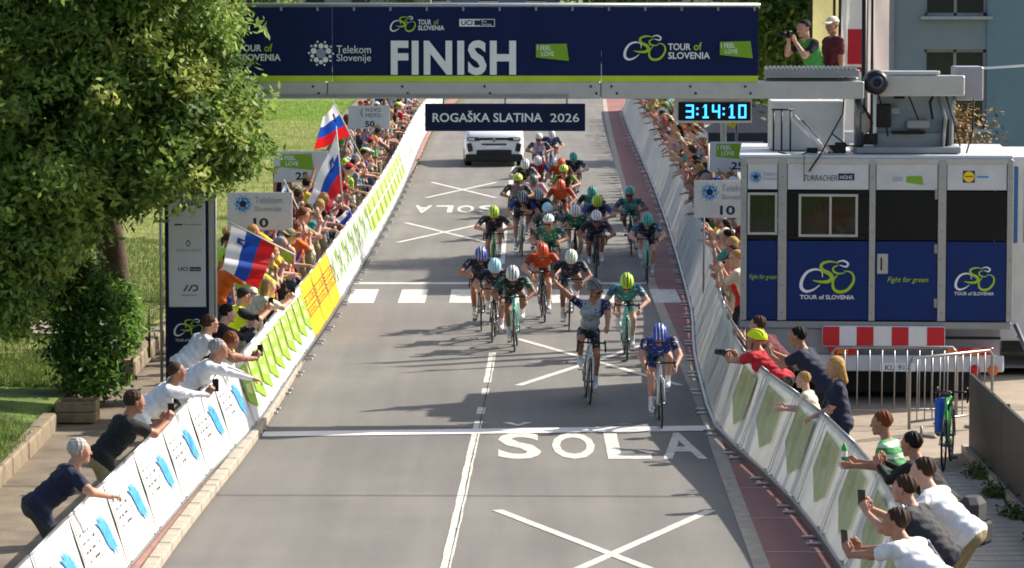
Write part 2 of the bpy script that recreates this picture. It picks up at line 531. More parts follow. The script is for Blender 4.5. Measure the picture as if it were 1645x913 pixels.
for y0, y1 in ((80, 93), (102, 110), (112, 118), (124, 130), (136, 142), (148, 154), (160, 166)):
    marking([(CL(y0) - .06, y0), (CL(y0) + .06, y0), (CL(y1) + .06, y1), (CL(y1) - .06, y1)], 'centre_line')
# finish line: white tape straight across, right-hand end a touch farther
FL = struct(MB().add([(EL(51.1) - .05, 51.0, .010), (WL(51.8) + .06, 51.65, .010), (WL(51.8) + .06, 52.22, .010), (EL(51.1) - .05, 51.52, .010)], [(0, 1, 2, 3)]).obj('finish_line', mat('finish_tape', '#dcd9d4', .6, var=.08, vscale=5)))
# faint older line close behind it
# zebra crossing with its stop line
for i in range(9):
    xa = -3.16 + i * .98
    if xa > 3.7: break
    marking([(xa, 70.9), (xa + .52, 70.9), (xa + .52, 73.8), (xa, 73.8)], 'zebra_stripe', .0085 if xa > 2.6 else .005)
marking([(EL(75), 75.0), (WL(75), 75.0), (WL(75.4), 75.4), (EL(75.4), 75.4)], 'stop_line')
# the near pair of crosses and the school lettering
def cross(xc, yc, w, l, lw):
    marking(stroke(xc - w / 2, yc - l / 2, xc + w / 2, yc + l / 2, lw), 'road_cross')
    marking(stroke(xc - w / 2, yc + l / 2, xc + w / 2, yc - l / 2, lw), 'road_cross', .0062)
cross(1.10, 40.9, 2.55, 6.6, .13)
cross(1.35, 60.7, 2.5, 7.0, .13)
cross(-1.62, 89.2, 2.05, 6.4, .13)
cross(-1.40, 105.5, 1.9, 7.0, .13)
def lettering_on_road(s, x0, x1, y0, y1, flip=False):
    n = len(s); cw = (x1 - x0) / n
    order = s[::-1] if flip else s
    for i, ch in enumerate(order):
        base = 'S' if ch == 'Š' else ch
        vs, fs = text2d(base, cw * .80, y1 - y0, bold=.022)
        if flip: vs = [(cw * .74 - a, (y1 - y0) - b) for a, b in vs]
        xo = x0 + i * cw
        MB().add([(xo + a, y0 + b, .0056) for a, b in vs], fs).obj('school_lettering', PAINT, road)
        if ch == 'Š':
            c = cw * .37; yy = y1 + .75 if not flip else y0 - .12; sg = 1 if not flip else -1
            MB().add([(xo + c, yy, .0056), (xo + c + .22, yy + sg * .42, .0056), (xo + c + .1, yy + sg * .42, .0056), (xo + c, yy + sg * .2, .0056),
                      (xo + c - .1, yy + sg * .42, .0056), (xo + c - .22, yy + sg * .42, .0056)], [(0, 1, 2, 3), (0, 3, 4, 5)] if not flip else [(3, 2, 1, 0), (5, 4, 3, 0)]).obj('school_lettering', PAINT, road)
lettering_on_road('ŠOLA', -.19, 2.72, 48.75, 51.45)
lettering_on_road('ŠOLA', -2.52, -.28, 96.0, 98.8, True)

# ------------------------------------------------------------------ left bank: low wall, planter, lawn, path
LAWNZ = .30
lawn = MB()
rows = []
for y in [18, 28, 36, 43, 48, 52, 54.4]:
    rows.append([(-6.42 - (0 if y < 33 else 0), y, LAWNZ)] + [(x, y, LAWNZ + (-(x) - 6.4) * .05 + .06 * math.sin(y * .45 + x)) for x in (-8, -10, -14, -20, -30)])
lawn.sheet([r[::-1] for r in rows]); struct(lawn.obj('near_lawn', GRASS))
lw = thing('retaining_wall', 'low pale concrete retaining wall along the near left lawn', 'wall', (-6.36, 36, .0))
y = 18.0
bm_ = MB().box((0, 0, 0), (.20, 1.48, .28), bev=.03).mesh('wall_block', mat('old_wall', '#80735f', .9, var=.3, vscale=3, bump=.5, bscale=25))
while y < 50:
    link('wall_block', bm_, lw, (rng.uniform(-.03, .03), y + .75 - 36, .20 + rng.uniform(-.02, .02))); y += 1.5
# raised bed under the tree
bed = MB()
bed.sheet([[(x, y, .46 + max(0, -x - 6) * .04) for x in (-30, -20, -14, -10, -8, -5.92)] for y in (56.4, 62, 71, 83, 100, 138)])
struct(bed.obj('tree_bed', mat('dry_grass', '#5d6a2c', .95, var=.4, vscale=1.1, bump=.5, bscale=40, col2='#8f8a50')))
lw2 = thing('retaining_wall', 'low tan wall beside the steps under the big tree', 'wall', (-5.82, 65, 0))
y = 56.4
while y < 84:
    link('wall_block', bm_, lw2, (0, y + .75 - 65, .34)); y += 1.5
# sloping grass between the lawn and the tree bed, and a tan path on the bed
slope = MB(); slope.sheet([[(x, y, z + max(0, -x - 6) * .04 + .012 * math.sin(x * 3 + y)) for x in (-30, -20, -14, -10, -8, -7, -6.2)] for y, z in ((54.2, .26), (55.2, .36), (56.5, .47))])
struct(slope.obj('grass_slope', GRASS))
struct(MB().sheet([[(x, y, .505 + max(0, -x - 6) * .04) for x in (-14, -10, -8, -7.0)] for y in (59.6, 61, 63.2)]).obj('garden_path', CONC))
# planter box
pl = thing('planter', 'small weathered planter box at the foot of the shrub', 'planter', (-6.08, 51.9, .10))
wd = mat('weathered_wood', '#8a7659', .85, var=.35, vscale=5, bump=.5)
for s_ in (-1, 1):
    for j in range(2):
        MB().box((0, s_ * .27, .09 + j * .15), (.56, .035, .14), bev=.012).obj('board', wd, pl)
        MB().box((s_ * .27, 0, .09 + j * .15), (.035, .50, .14), bev=.012).obj('board', wd, pl)
MB().box((0, 0, .13), (.50, .50, .24)).obj('soil', EARTH, pl)
# dark handrails
rail_m = mat('dark_rail', '#2a2826', .5, .3, .1)
hr = thing('handrail', 'dark sloping metal handrail beside the person in jeans', 'handrail', (-7.6, 58.2, .50))
MB().tube([(-1.2, .9, .95), (1.2, -.6, .62)], .03).obj('rail', rail_m, hr)
for t in (0.08, .5, .92):
    p = Vector((-1.2, .9, .95)).lerp(Vector((1.2, -.6, .62)), t)
    MB().tube([p, (p.x, p.y, -.02)], .022).obj('post', rail_m, hr)
hr2 = thing('handrail', 'short dark steel handrail on the tan wall by the sponsor tower', 'handrail', (-5.6, 59, .10))
MB().tube([(-.1, -.6, .2), (-.1, -.6, .95), (.15, .1, .95), (.15, .1, .0)], .02).obj('rail', rail_m, hr2)

# grass tufts on the near lawn (nobody could count them)
def blades(name, n, xr, yr, zf, hmin, hmax, m):
    x = NR.uniform(*xr, n); y = NR.uniform(*yr, n); z = zf(x, y)
    a = NR.uniform(0, 6.28, n); h = NR.uniform(hmin, hmax, n); l = NR.normal(0, .35, (n, 2)) * h[:, None]
    w = .012
    b = np.stack([x, y, z], 1)
    dx = np.stack([np.cos(a) * w, np.sin(a) * w, np.zeros(n)], 1)
    tp = b + np.stack([l[:, 0], l[:, 1], h], 1)
    V = np.stack([b - dx, b + dx, tp], 1).reshape(-1, 3)
    F = np.arange(3 * n).reshape(-1, 3)
    o = link(name, mesh_np(name, V, F, None, [m]))
    o['kind'] = 'stuff'; o['label'] = name.replace('_', ' ') + ' blades on the left bank'; o['category'] = 'grass'
    return o
blades('near_lawn_grass', 30000, (-9.5, -6.32), (43, 54.3), lambda x, y: LAWNZ + (-x - 6.4) * .05 + .06 * np.sin(y * .45 + x) - .02, .04, .10, BLADE)
blades('slope_grass', 9000, (-8.6, -6.25), (54.2, 56.4), lambda x, y: .27 + (y - 54.2) * .085 + np.maximum(0, -x - 6) * .04, .05, .14, BLADE)
blades('bank_grass', 22000, (-8.8, -6.0), (57, 80), lambda x, y: .46 + np.maximum(0, -x - 6) * .04 - .02, .05, .13, BLADE)
blades('far_lawn_grass', 40000, (-12, -5.2), (80, 170), lambda x, y: np.where((x < -5.92) & (y < 138), .46 + np.maximum(0, -x - 6) * .04, .0) - .02, .05, .14, mat('yellow_green_blade', '#6f9a2a', .7, var=.3, vscale=1.5, col2='#a9c850', trans=.3))  # yellower, brighter green than the near blades

# overhead power cable crossing above the road (its shadow lies across the lanes)
oc = thing('power_line', 'dark overhead power cable crossing high above the road near the camera', 'cable', (0, 51.2, 0))
for x in (-13.0, 14.0): MB().tube([(x, 0, 0), (x, 0, 9.9)], [.14, .10], 10).obj('pole', mat('pole_wood', '#5a4a3a', .9, var=.3, vscale=4, bump=.5), oc)
MB().tube([(-13 + 27 * i / 16, .02 * i, 9.7 - .45 * (1 - ((i - 8) / 8) ** 2)) for i in range(17)], .032, 6).obj('cable', RUB if 'RUB' in globals() else mat('rubber', '#151515', .8, 0, .1), oc)
# ------------------------------------------------------------------ inks and common materials
NAVY = mat('navy_banner', '#0a1c4c', .6, var=.12, vscale=1.2, bump=.22, bscale=2.5, spec=.2)
NAVY2 = mat('navy_panel', '#0b193c', .5, var=.08, vscale=2, spec=.2)
BLUEP = mat('blue_panel', '#0f2c66', .45, var=.16, vscale=1.6, bump=.08, bscale=2.5, spec=.2)
BLACKP = mat('black_panel', '#0a0c10', .35, var=.05, spec=.25)
INKW = mat('ink_white', '#e6e7ea', .6, var=.03)
INKG = mat('ink_green', '#a5c626', .6, var=.04)
INKDG = mat('ink_leaf_green', '#7aa523', .6, var=.06)
INKB = mat('ink_blue', '#1f86d0', .6, var=.1, vscale=20)
INKN = mat('ink_navy', '#14214a', .6, var=.03)
INKK = mat('ink_black', '#1b1b1e', .6, var=.05)
INKGR = mat('ink_grey', '#8b95a8', .6, var=.05)
INKR = mat('ink_red', '#c5202a', .55, var=.06)
INKY = mat('ink_yellow', '#e9d11c', .55, var=.04)
ALU = mat('aluminium', '#b3b4b6', .38, .75, .12, 5, bump=.05)
ALUP = mat('painted_grey', '#b7b6b4', .5, .1, .10, 3, bump=.05)
GREYP = mat('grey_panel', '#8f9296', .5, .15, .12, 2.5)
STEEL = mat('steel', '#8d8f92', .35, .85, .15, 8)
DARKM = mat('dark_metal', '#26282b', .45, .5, .15, 8)
RUB = mat('rubber', '#151515', .8, 0, .1)
WHITEP = mat('white_panel', '#c6c9cd', .45, var=.12, vscale=2.2)
TARP_W = mat('banner_white', '#e9e9e6', .55, var=.05, vscale=2.5, bump=.10, bscale=5, trans=.30)
TARP_Y = mat('banner_yellow', '#f2c200', .55, var=.05, vscale=2.5, bump=.10, bscale=5, trans=.25)
TARP_L = mat('banner_lime', '#e0e6c6', .55, var=.12, vscale=5, bump=.10, bscale=5, trans=.3, col2='#f0f2dd')
TR_G = mat('print_green_cloth', '#9dc23c', .6, var=.12, vscale=6, trans=.35)
TR_G2 = mat('print_pale_green_cloth', '#d3e09a', .6, var=.12, vscale=6, trans=.35)
TR_Y = mat('print_yellow_cloth', '#dcd34e', .6, var=.12, vscale=6, trans=.35)
TR_B = mat('print_blue_cloth', '#1f8fe0', .6, var=.25, vscale=14, trans=.25, col2='#6cc4ff')

# ------------------------------------------------------------------ finish gantry
GY = 54.5
gan = thing('finish_gantry', 'navy finish gantry with white lettering spanning the road', 'gantry', (0, GY, 0))
XL, XR = -5.25, 3.585
b = MB()
for xa, xb in ((XL, -2.62), (-2.615, 1.30), (1.305, XR)):
    n = 14
    rows = []
    for z in (4.855, 5.1, 5.35, 5.6, 5.855):
        rows.append([(xa + (xb - xa) * i / n, .020 * math.sin(i * 1.3 + z * 2.5 + math.sin(i * .6)) * max(0, 1 - abs(z - 5.35) * 1.95), z) for i in range(n + 1)])
    b = MB().sheet(rows, smooth=True); b.obj('banner', NAVY, gan)
for xa, xb in ((XL, -2.62), (-2.615, 1.30), (1.305, XR)):
    MB().box(((xa + xb) / 2, 0, 4.812), (xb - xa, .012, .085)).obj('lime_strip', mat('lime_cloth', '#b9cf2c', .6, var=.1, vscale=3), gan)
b = MB()
for z, y in ((5.875, .05), (5.875, .52)):
    b.tube([(XL, y, z), (XR + .03, y, z)], .035, 8)
b.obj('top_rail', ALU, gan)
for xa, xb in ((XL, -2.7), (-2.69, 1.29), (1.30, XR + 1.55)):
    MB().box(((xa + xb) / 2, .28, 4.645), (xb - xa, .56, .25), bev=.012).obj('beam', ALUP, gan)
MB().box(((XL + 1.3) / 2 + .7, -.006, 4.565), (4.2, .012, .05)).obj('cover_strip', GREYP, gan)
b = MB()
for i in range(24):
    x = XL + .2 + i * (XR - XL - .4) / 23
    b.tube([(x, .05, 4.77), (x, .05, 5.87)], .014, 6).tube([(x, .52, 4.77), (x, .52, 5.87)], .014, 6)
    if i < 23:
        x2 = XL + .2 + (i + 1) * (XR - XL - .4) / 23
        b.tube([(x, .52, 4.77), (x2, .52, 5.87)], .012, 5).tube([(x, .05, 5.87), (x2, .52, 5.87)], .010, 5)
b.obj('truss', ALU, gan)
hm = MB().box((0, 0, 0), (.03, .03, .06)).mesh('hook', STEEL)
for i in range(17):
    link('hook', hm, gan, (XL + .3 + i * .53, -.012, 5.83))
bm2 = MB().lathe([(.0, -.012), (.018, -.012), (.018, 0)], 8, axis='y').mesh('bolt', DARKM)
for x in (-3.9, -2.9, -1.6, -.4, 1.15, 1.45, 2.6, 3.4):
    link('bolt', bm2, gan, (x, .0, 4.70)); link('bolt', bm2, gan, (x + .08, .0, 4.60))
fnb = lambda x, z, d: (x, -.026 - d, z)
p = Print()
S = 110.2   # pixels of survey to one metre at the gantry
X_ = lambda px: (px - 822.5) / S
Z_ = lambda py: 4.511 + (160 - py) / S
p.text('FINISH', X_(628), Z_(121), INKW, w=X_(829) - X_(628), h=Z_(65) - Z_(121), bold=.036, space=1.10)
p.obj('finish_lettering', gan, fnb)
p = Print(); tour_logo(p, X_(627), Z_(51), .37, INKW, INKG)
p.text('TOUR', X_(672), Z_(40), INKW, w=.19, h=.075, bold=.02); p.text('of', X_(697), Z_(40), INKG, w=.07, h=.08)
p.text('SLOVENIA', X_(672), Z_(49), INKW, w=.38, h=.07, bold=.02); p.obj('race_logo', gan, fnb)
p = Print(); p.rect(X_(738), Z_(43), X_(795), Z_(31), INKW); p.rect(X_(771), Z_(42), X_(794), Z_(32), NAVY2)
p.text('UCI', X_(741), Z_(41), INKN, w=.17, h=.075, bold=.03, shear=.1); p.poly([(X_(762), Z_(41)), (X_(770), Z_(41)), (X_(773), Z_(37)), (X_(770), Z_(33)), (X_(762), Z_(33))], INKN)
p.text('Pro', X_(774), Z_(37), INKW, w=.07, h=.04); p.text('Series', X_(774), Z_(41.5), INKW, w=.14, h=.035); p.obj('federation_logo', gan, fnb)
p = Print(); dots_logo(p, X_(516), Z_(86), .175, INKW, INKGR)
p.text('Telekom', X_(541), Z_(86), INKW, w=.50, h=.115, bold=.0); p.text('Slovenije', X_(541), Z_(102), INKW, w=.50, h=.135); p.obj('sponsor_logo', gan, fnb)
for px in (383,):
    p = Print(); tour_logo(p, X_(px - 72), Z_(98), .58, INKW, INKG)
    p.text('TOUR', X_(px), Z_(83), INKW, w=.34, h=.10, bold=.02); p.text('of', X_(px + 42), Z_(83), INKG, w=.12, h=.11, bold=.01)
    p.text('SLOVENIA', X_(px), Z_(98), INKW, w=.62, h=.10, bold=.02); p.obj('race_logo', gan, fnb)
p = Print(); tour_logo(p, X_(1002), Z_(97), .61, INKW, INKG)
p.text('TOUR', X_(1073), Z_(81), INKW, w=.33, h=.10, bold=.02); p.text('of', X_(1114), Z_(81), INKG, w=.12, h=.115, bold=.01)
p.text('SLOVENIA', X_(1073), Z_(95), INKW, w=.61, h=.10, bold=.02); p.obj('race_logo', gan, fnb)
for px, py in ((861, 98), (1156, 94)):
    p = Print(); feel_logo(p, X_(px), Z_(py), .48, .25, INKDG, INKW); p.obj('slogan_tag', gan, fnb)
# hung town board
tb = thing('town_board', 'navy town board hanging under the gantry with white lettering', 'sign', (0, GY - .08, 0))
MB().box((-.1, .03, 4.252), (2.335, .05, .40), bev=.008).obj('panel', NAVY2, tb)
b = MB()
for x in (-1.0, -.1, .8): b.tube([(x, .03, 4.45), (x, .1, 4.53)], .012, 6)
b.obj('hanger', STEEL, tb)
p = Print(); p.text('ROGAŠKA SLATINA', X_(695), Z_(196), INKW, w=1.60, h=.165, bold=.015); p.text('2026', X_(884), Z_(196), INKW, w=.42, h=.125, bold=.004)
p.obj('town_lettering', tb, lambda x, z, d: (x, .003 - d, z))
# race clock
ck = thing('race_clock', 'white framed digital race clock with glowing blue digits', 'clock', (2.95, GY + .30, 0))
MB().box((0, .06, 4.335), (1.14, .1, .355), bev=.01).obj('housing', WHITEP, ck)
MB().box((0.02, .0, 4.325), (1.06, .03, .27)).obj('display', BLACKP, ck)
LED = mat('led_blue', '#2f9bff', .4, var=0, emit=2.2)
p = Print()
SEG = {'0': 'abcdef', '1': 'bc', '2': 'abged', '3': 'abgcd', '4': 'fgbc', '5': 'afgcd'}
def seg(pr, ch, x, z, w, h, t):
    B = {'a': (x, z + h - t, x + w, z + h), 'd': (x, z, x + w, z + t), 'g': (x, z + h / 2 - t / 2, x + w, z + h / 2 + t / 2),
         'b': (x + w - t, z + h / 2, x + w, z + h), 'c': (x + w - t, z, x + w, z + h / 2), 'f': (x, z + h / 2, x + t, z + h), 'e': (x, z, x + t, z + h / 2)}
    for s_ in SEG[ch]: pr.rect(*B[s_], LED)
x = -.40
for ch in '3:14:10':
    if ch == ':':
        p.rect(x, 4.27, x + .028, 4.30, LED); p.rect(x, 4.35, x + .028, 4.38, LED); x += .075
    elif ch == '1':
        p.rect(x + .045, 4.225, x + .075, 4.425, LED); p.rect(x + .015, 4.225, x + .105, 4.25, LED); p.poly([(x + .01, 4.37), (x + .045, 4.40), (x + .075, 4.425), (x + .045, 4.425)], LED); x += .155
    else:
        seg(p, ch, x, 4.225, .115, .20, .026); x += .155
p.obj('digits', ck, lambda x, z, d: (x, -.016 - d, z))
MB().tube([(-.4, .1, 4.51), (-.4, .1, 4.58)], .02).tube([(.4, .1, 4.51), (.4, .1, 4.58)], .02).obj('bracket', STEEL, ck)

# ------------------------------------------------------------------ sponsor tower at the left foot of the gantry
tw = thing('sponsor_tower', 'tall navy sponsor tower with a white logo panel at left gantry foot', 'tower', (-4.72, 54.3, .10))
MB().box((-.03, .30, 2.28), (.63, .56, 4.55), bev=.01).obj('body', NAVY2, tw)
MB().box((-.02, .008, 2.72), (.54, .016, 2.66), bev=.01).obj('logo_panel', mat('pale_panel', '#d4d6da', .5, var=.05), tw)
MB().box((.345, .15, 2.45), (.10, .22, 4.0)).obj('white_edge', WHITEP, tw)
b = MB()
for x in (-.40, .395): b.tube([(x, -.02, -.02), (x, -.02, 4.5)], .022, 8)
b.obj('pole', ALU, tw)
p = Print()
G = INKGR
fnw = lambda x, z, d: (x, -.001 - d, z)
def mark(fn_, name='sponsor_mark', par=tw, f=fnw):
    q = Print(); fn_(q); q.obj(name, par, f)
mark(lambda p: (p.text('SLOVENIA', -.20, 3.55, G, w=.36, h=.06), p.rect(-.15, 3.47, .16, 3.478, G)))
mark(lambda p: p.text('TOURISM', .02, 3.20, INKN, w=.18, h=.05, bold=.01))
mark(lambda p: p.text('pošir', -.16, 2.84, INKK, w=.36, h=.12, bold=.01, shear=.3))
mark(lambda p: (p.rect(-.2, 2.585, -.08, 2.605, INKK), p.rect(-.05, 2.59, .2, 2.6, G)))
mark(lambda p: (p.add(ribbon2d([(0, 2.37), (.03, 2.32), (0, 2.28), (-.03, 2.32), (0, 2.37)], [.012] * 5, 3), INKK), p.text('DOMUS HOTELS', -.17, 2.20, G, w=.36, h=.04)))
mark(lambda p: (p.text('UCI', -.15, 1.92, INKN, w=.14, h=.055, bold=.02), p.rect(.02, 1.915, .18, 1.975, INKN), p.text('ProSeries', .035, 1.93, INKW, w=.13, h=.03)))
mark(lambda p: ([p.poly([(-.08 + i * .07, 1.62), (-.055 + i * .07, 1.62), (.0 + i * .07, 1.71), (-.025 + i * .07, 1.71)], INKK) for i in range(2)],
                p.add(ribbon2d([(.07, 1.71), (.125, 1.69), (.12, 1.64), (.06, 1.625)], [.02] * 4, 4), INKK), p.rect(-.1, 1.555, .12, 1.57, G)))
p = Print(); tour_logo(p, -.22, .96, .42, INKW, INKG); p.text('TOUR of SLOVENIA', -.2, .88, INKW, w=.38, h=.04); p.obj('race_logo', tw, lambda x, z, d: (x, .018 - d, z))

# ------------------------------------------------------------------ timing truck
TY = 54.9
tr = thing('timing_truck', 'white and blue timing truck parked beside the finish line', 'truck', (5.36, TY, 0), -R(4))
TX0, TX1 = 3.37 - 5.36, 7.36 - 5.36
for sx in (TX0 + .03, TX1 - .03): MB().box((sx, 1.72, 2.42), (.06, 3.4, 2.40)).obj('side_wall', ALUP, tr)
MB().box((0, 3.39, 2.42), (TX1 - TX0 - .13, .06, 2.39)).obj('back_wall', mat('cabin_inside', '#4a4640', .8, var=.1), tr)
MB().box((0, 1.72, 1.235), (TX1 - TX0 - .13, 3.3, .05)).obj('cabin_floor', mat('cabin_floor', '#3a3a3c', .8), tr)
MB().box((0, 1.72, 3.648), (TX1 - TX0 + .04, 3.44, .05), bev=.015).obj('roof', WHITEP, tr)
T_ = lambda px: (px - 822.5) / 109.0 - 5.36
TZ = lambda py: 3.626 - (py - 255) / 109.0
post_m = mat('grey_post', '#a3a3a2', .45, .3, .08)
for a, c in ((1190, 1200), (1250, 1264), (1396, 1406), (1506, 1519), (1616, 1626)):
    MB().box(((T_(a) + T_(c)) / 2, -.008, 2.42), (T_(c) - T_(a), .05, 2.38), bev=.006).obj('corner_post', post_m, tr)
pans = ((1200, 1250), (1264, 1396), (1406, 1506), (1519, 1616))
for k, (a, c) in enumerate(pans):
    xa, xc = T_(a) + .01, T_(c) - .01
    rects = [('header_panel', a, 305, c, 264, WHITEP), ('blue_panel', a, 515, c, 388, BLUEP)]
    op = {0: (1204, 313, 1246, 375), 1: (1286, 315, 1375, 378)}.get(k)
    if op: rects += [('dark_panel', a, 386, c, op[3], BLACKP), ('dark_panel', a, op[1], c, 307, BLACKP), ('dark_panel', a, op[3] - .3, op[0], op[1] + .3, BLACKP), ('dark_panel', op[2], op[3] - .3, c, op[1] + .3, BLACKP)]
    else: rects.append(('dark_panel', a, 386, c, 307, BLACKP))
    for nm, xa_, z0, xc_, z1, m in rects:
        xa, xc = T_(xa_) + (.01 if xa_ == a else 0), T_(xc_) - (.01 if xc_ == c else 0)
        MB().box(((xa + xc) / 2, .002, (TZ(z0) + TZ(z1)) / 2), (xc - xa, .03, TZ(z1) - TZ(z0)), bev=.004).obj(nm, m, tr)
rv = MB().lathe([(0, -.008), (.012, -.006), (.014, 0)], 8, axis='y').mesh('rivet', STEEL)
for px in (1195, 1257, 1401, 1512, 1621):
    for zz in (1.35, 1.75, 2.15, 2.55, 2.95, 3.35): link('rivet', rv, tr, (T_(px), -.034, zz))
for zz in (1.5, 2.3, 3.1): MB().box((T_(1503), -.03, zz), (.05, .03, .14), bev=.006).obj('hinge', STEEL, tr)
MB().box((0, -.002, 3.585), (TX1 - TX0, .05, .085), bev=.01).obj('upper_rail', ALUP, tr)
MB().box((0, -.004, 1.165), (TX1 - TX0, .04, .10), bev=.01).obj('lower_rail', GREYP, tr)
MB().box((0, 1.75, .86), (TX1 - TX0 - .3, 3.2, .50)).obj('chassis', GREYP, tr)
MB().box((1.25, .04, .98), (1.2, .03, .04)).obj('vent_slot', RUB, tr)
MB().box((-1.2, .06, .92), (1.4, .06, .4), bev=.02).obj('rear_skirt', GREYP, tr)
MB().box((.10, .02, .60), (3.6, .06, .24), bev=.02).obj('bumper', WHITEP, tr)
for sx in (-1, 1):
    for yy in (1.2, 2.3):
        wv = MB().lathe([(.0, -.13), (.26, -.14), (.44, -.14), (.48, -.10), (.48, .10), (.44, .14), (.0, .14)], 20, (sx * 1.35, yy, .48), 'x').obj('wheel', RUB, tr)
        MB().lathe([(.0, -.15), (.22, -.15), (.24, -.145)], 16, (sx * 1.35, yy, .48), 'x').obj('hub', STEEL, wv)
for px in (1345, 1440, 1565):
    MB().tube([(T_(px), 1.0, .0), (T_(px), 1.0, .8)], .05).obj('jack_leg', DARKM, tr)
MB().box((0, 1.4, .30), (3.2, 1.6, .44), bev=.03).obj('underside_shade_block', mat('underside_shade', '#15161a', .7, var=.1), tr)  # added black box stands in for the shade under the truck
# striped warning board, lights, plate
wb = MB().box(((T_(1322) + T_(1519)) / 2, -.05, TZ(541)), (T_(1519) - T_(1322), .04, .31), bev=.03).obj('warning_board', mat('board_white', '#dfe0e0', .4, var=.04), tr)
for i, (a, c) in enumerate(((1322, 1350), (1377, 1405), (1433, 1461), (1490, 1519))):
    MB().box(((T_(a) + T_(c)) / 2 + (.004 if i == 0 else -.004 if i == 3 else 0), -.073, TZ(541)), (T_(c) - T_(a) - .01, .008, .285)).obj('red_stripe', INKR, wb)
ORG = mat('orange_lens', '#e2701a', .25, var=.1, vscale=20); REDLENS = mat('red_lens', '#c2201c', .25, var=.1, vscale=20)
for a, c, m in ((1334, 1345, REDLENS), (1345, 1365, ORG), (1365, 1380, REDLENS), (1522, 1540, ORG), (1540, 1560, REDLENS), (1562, 1577, ORG), (1577, 1596, REDLENS)):
    MB().box(((T_(a) + T_(c)) / 2, -.045, TZ(564)), (T_(c) - T_(a) - .006, .04, .11), bev=.008).obj('tail_light', m, tr)
for a, m in ((1567, REDLENS), (1596, ORG)):
    MB().lathe([(0, -.03), (.07, -.03), (.08, 0)], 14, (T_(a), -.02, TZ(595)), 'y').obj('round_light', m, tr)
pt = MB().box((T_(1443), -.02, TZ(591)), (.52, .02, .125), bev=.005).obj('number_plate', INKW, tr)
p = Print(); p.text('KU 917', T_(1424), TZ(596), INKK, w=.36, h=.08); p.obj('plate_lettering', tr, lambda x, z, d: (x, -.031 - d, z))
p = Print(); p.text('80', T_(1394), TZ(563), INKK, w=.13, h=.07, bold=.03); p.text('97', T_(1490), TZ(563), INKK, w=.13, h=.07, bold=.03); p.obj('speed_lettering', tr, lambda x, z, d: (x, .028 - d, z))
# windows
def window(px0, py0, px1, py1, split=None):
    w = link('window', MB().box(((T_(px0) + T_(px1)) / 2, -.02, (TZ(py0) + TZ(py1)) / 2), (T_(px1) - T_(px0), .02, TZ(py0) - TZ(py1))).mesh('window', glassmat('dark_glass', '#0c0f14', .06)), tr)
    b = MB(); t = .035
    x0, x1, z1, z0 = T_(px0), T_(px1), TZ(py0), TZ(py1)
    b.box(((x0 + x1) / 2, -.035, z1), (x1 - x0 + t, .04, t)).box(((x0 + x1) / 2, -.035, z0), (x1 - x0 + t, .04, t))
    b.box((x0, -.036, (z0 + z1) / 2), (t, .038, z1 - z0 - t)).box((x1, -.036, (z0 + z1) / 2), (t, .038, z1 - z0 - t))
    if split: b.box((T_(split), -.034, (z0 + z1) / 2), (t * .9, .03, z1 - z0 - t))
    b.obj('window_frame', ALU, w)
window(1285, 314, 1376, 379, 1334)
window(1203, 312, 1247, 376)
dh = MB().box((T_(1418), -.025, TZ(424)), (.16, .03, .30), bev=.01).obj('door_lock', ALU, tr)
MB().tube([(T_(1416), -.05, TZ(414)), (T_(1416), -.075, TZ(420)), (T_(1416), -.075, TZ(430)), (T_(1416), -.05, TZ(434))], .012).obj('door_handle', DARKM, dh)
fnt = lambda x, z, d: (x, -.016 - d, z)
def tp(fn_, name): q = Print(); fn_(q); q.obj(name, tr, fnt)
tp(lambda q: (tour_logo(q, T_(1286), TZ(471), .80, INKW, INKG), q.text('TOUR of SLOVENIA', T_(1286), TZ(482), INKW, w=.80, h=.065, bold=.02)), 'race_logo')
tp(lambda q: (tour_logo(q, T_(1534), TZ(466), .58, INKW, INKG), q.text('TOUR of SLOVENIA', T_(1533), TZ(474), INKW, w=.58, h=.05, bold=.01)), 'race_logo')
tp(lambda q: q.text('Fight for green', T_(1426), TZ(456), INKG, w=.60, h=.10, shear=.35), 'slogan')
tp(lambda q: q.text('Fight for green', T_(1204), TZ(452), INKG, w=.41, h=.09, shear=.35), 'slogan')
tp(lambda q: (dots_logo(q, T_(1214), TZ(285), .085, INKB, INKN), q.text('Telekom', T_(1226), TZ(283), INKGR, w=.20, h=.05), q.text('Slovenije', T_(1226), TZ(291), INKGR, w=.20, h=.05)), 'sponsor_logo')
tp(lambda q: (q.text('TURRACHER', T_(1291), TZ(291), INKN, w=.49, h=.085, shear=.2), q.rect(T_(1346), TZ(290), T_(1372), TZ(279), INKN), q.text('HÖHE', T_(1349), TZ(288), INKW, w=.18, h=.065)), 'sponsor_logo')
tp(lambda q: (q.text('STO', T_(1433), TZ(291), INKGR, w=.15, h=.06, bold=.02), q.poly([(T_(1455), TZ(293)), (T_(1482), TZ(297)), (T_(1480), TZ(283)), (T_(1455), TZ(283))], INKDG)), 'sponsor_logo')
tp(lambda q: (q.rect(T_(1545), TZ(293), T_(1564), TZ(274), INKN), q.add(disc2d(T_(1554.5), TZ(283.5), .08), INKY), q.add(ribbon2d([(T_(1548), TZ(283)), (T_(1561), TZ(283))], [.02, .02], 2), INKR), q.rect(T_(1567), TZ(285), T_(1586), TZ(282.5), INKB)), 'sponsor_logo')
# open stage struts at the right side of the truck
MB().tube([(2.05, -.1, 1.2), (2.55, -.5, .05)], .035).tube([(2.1, .2, 1.0), (2.9, .1, .5)], .03).obj('side_strut', STEEL, tr)

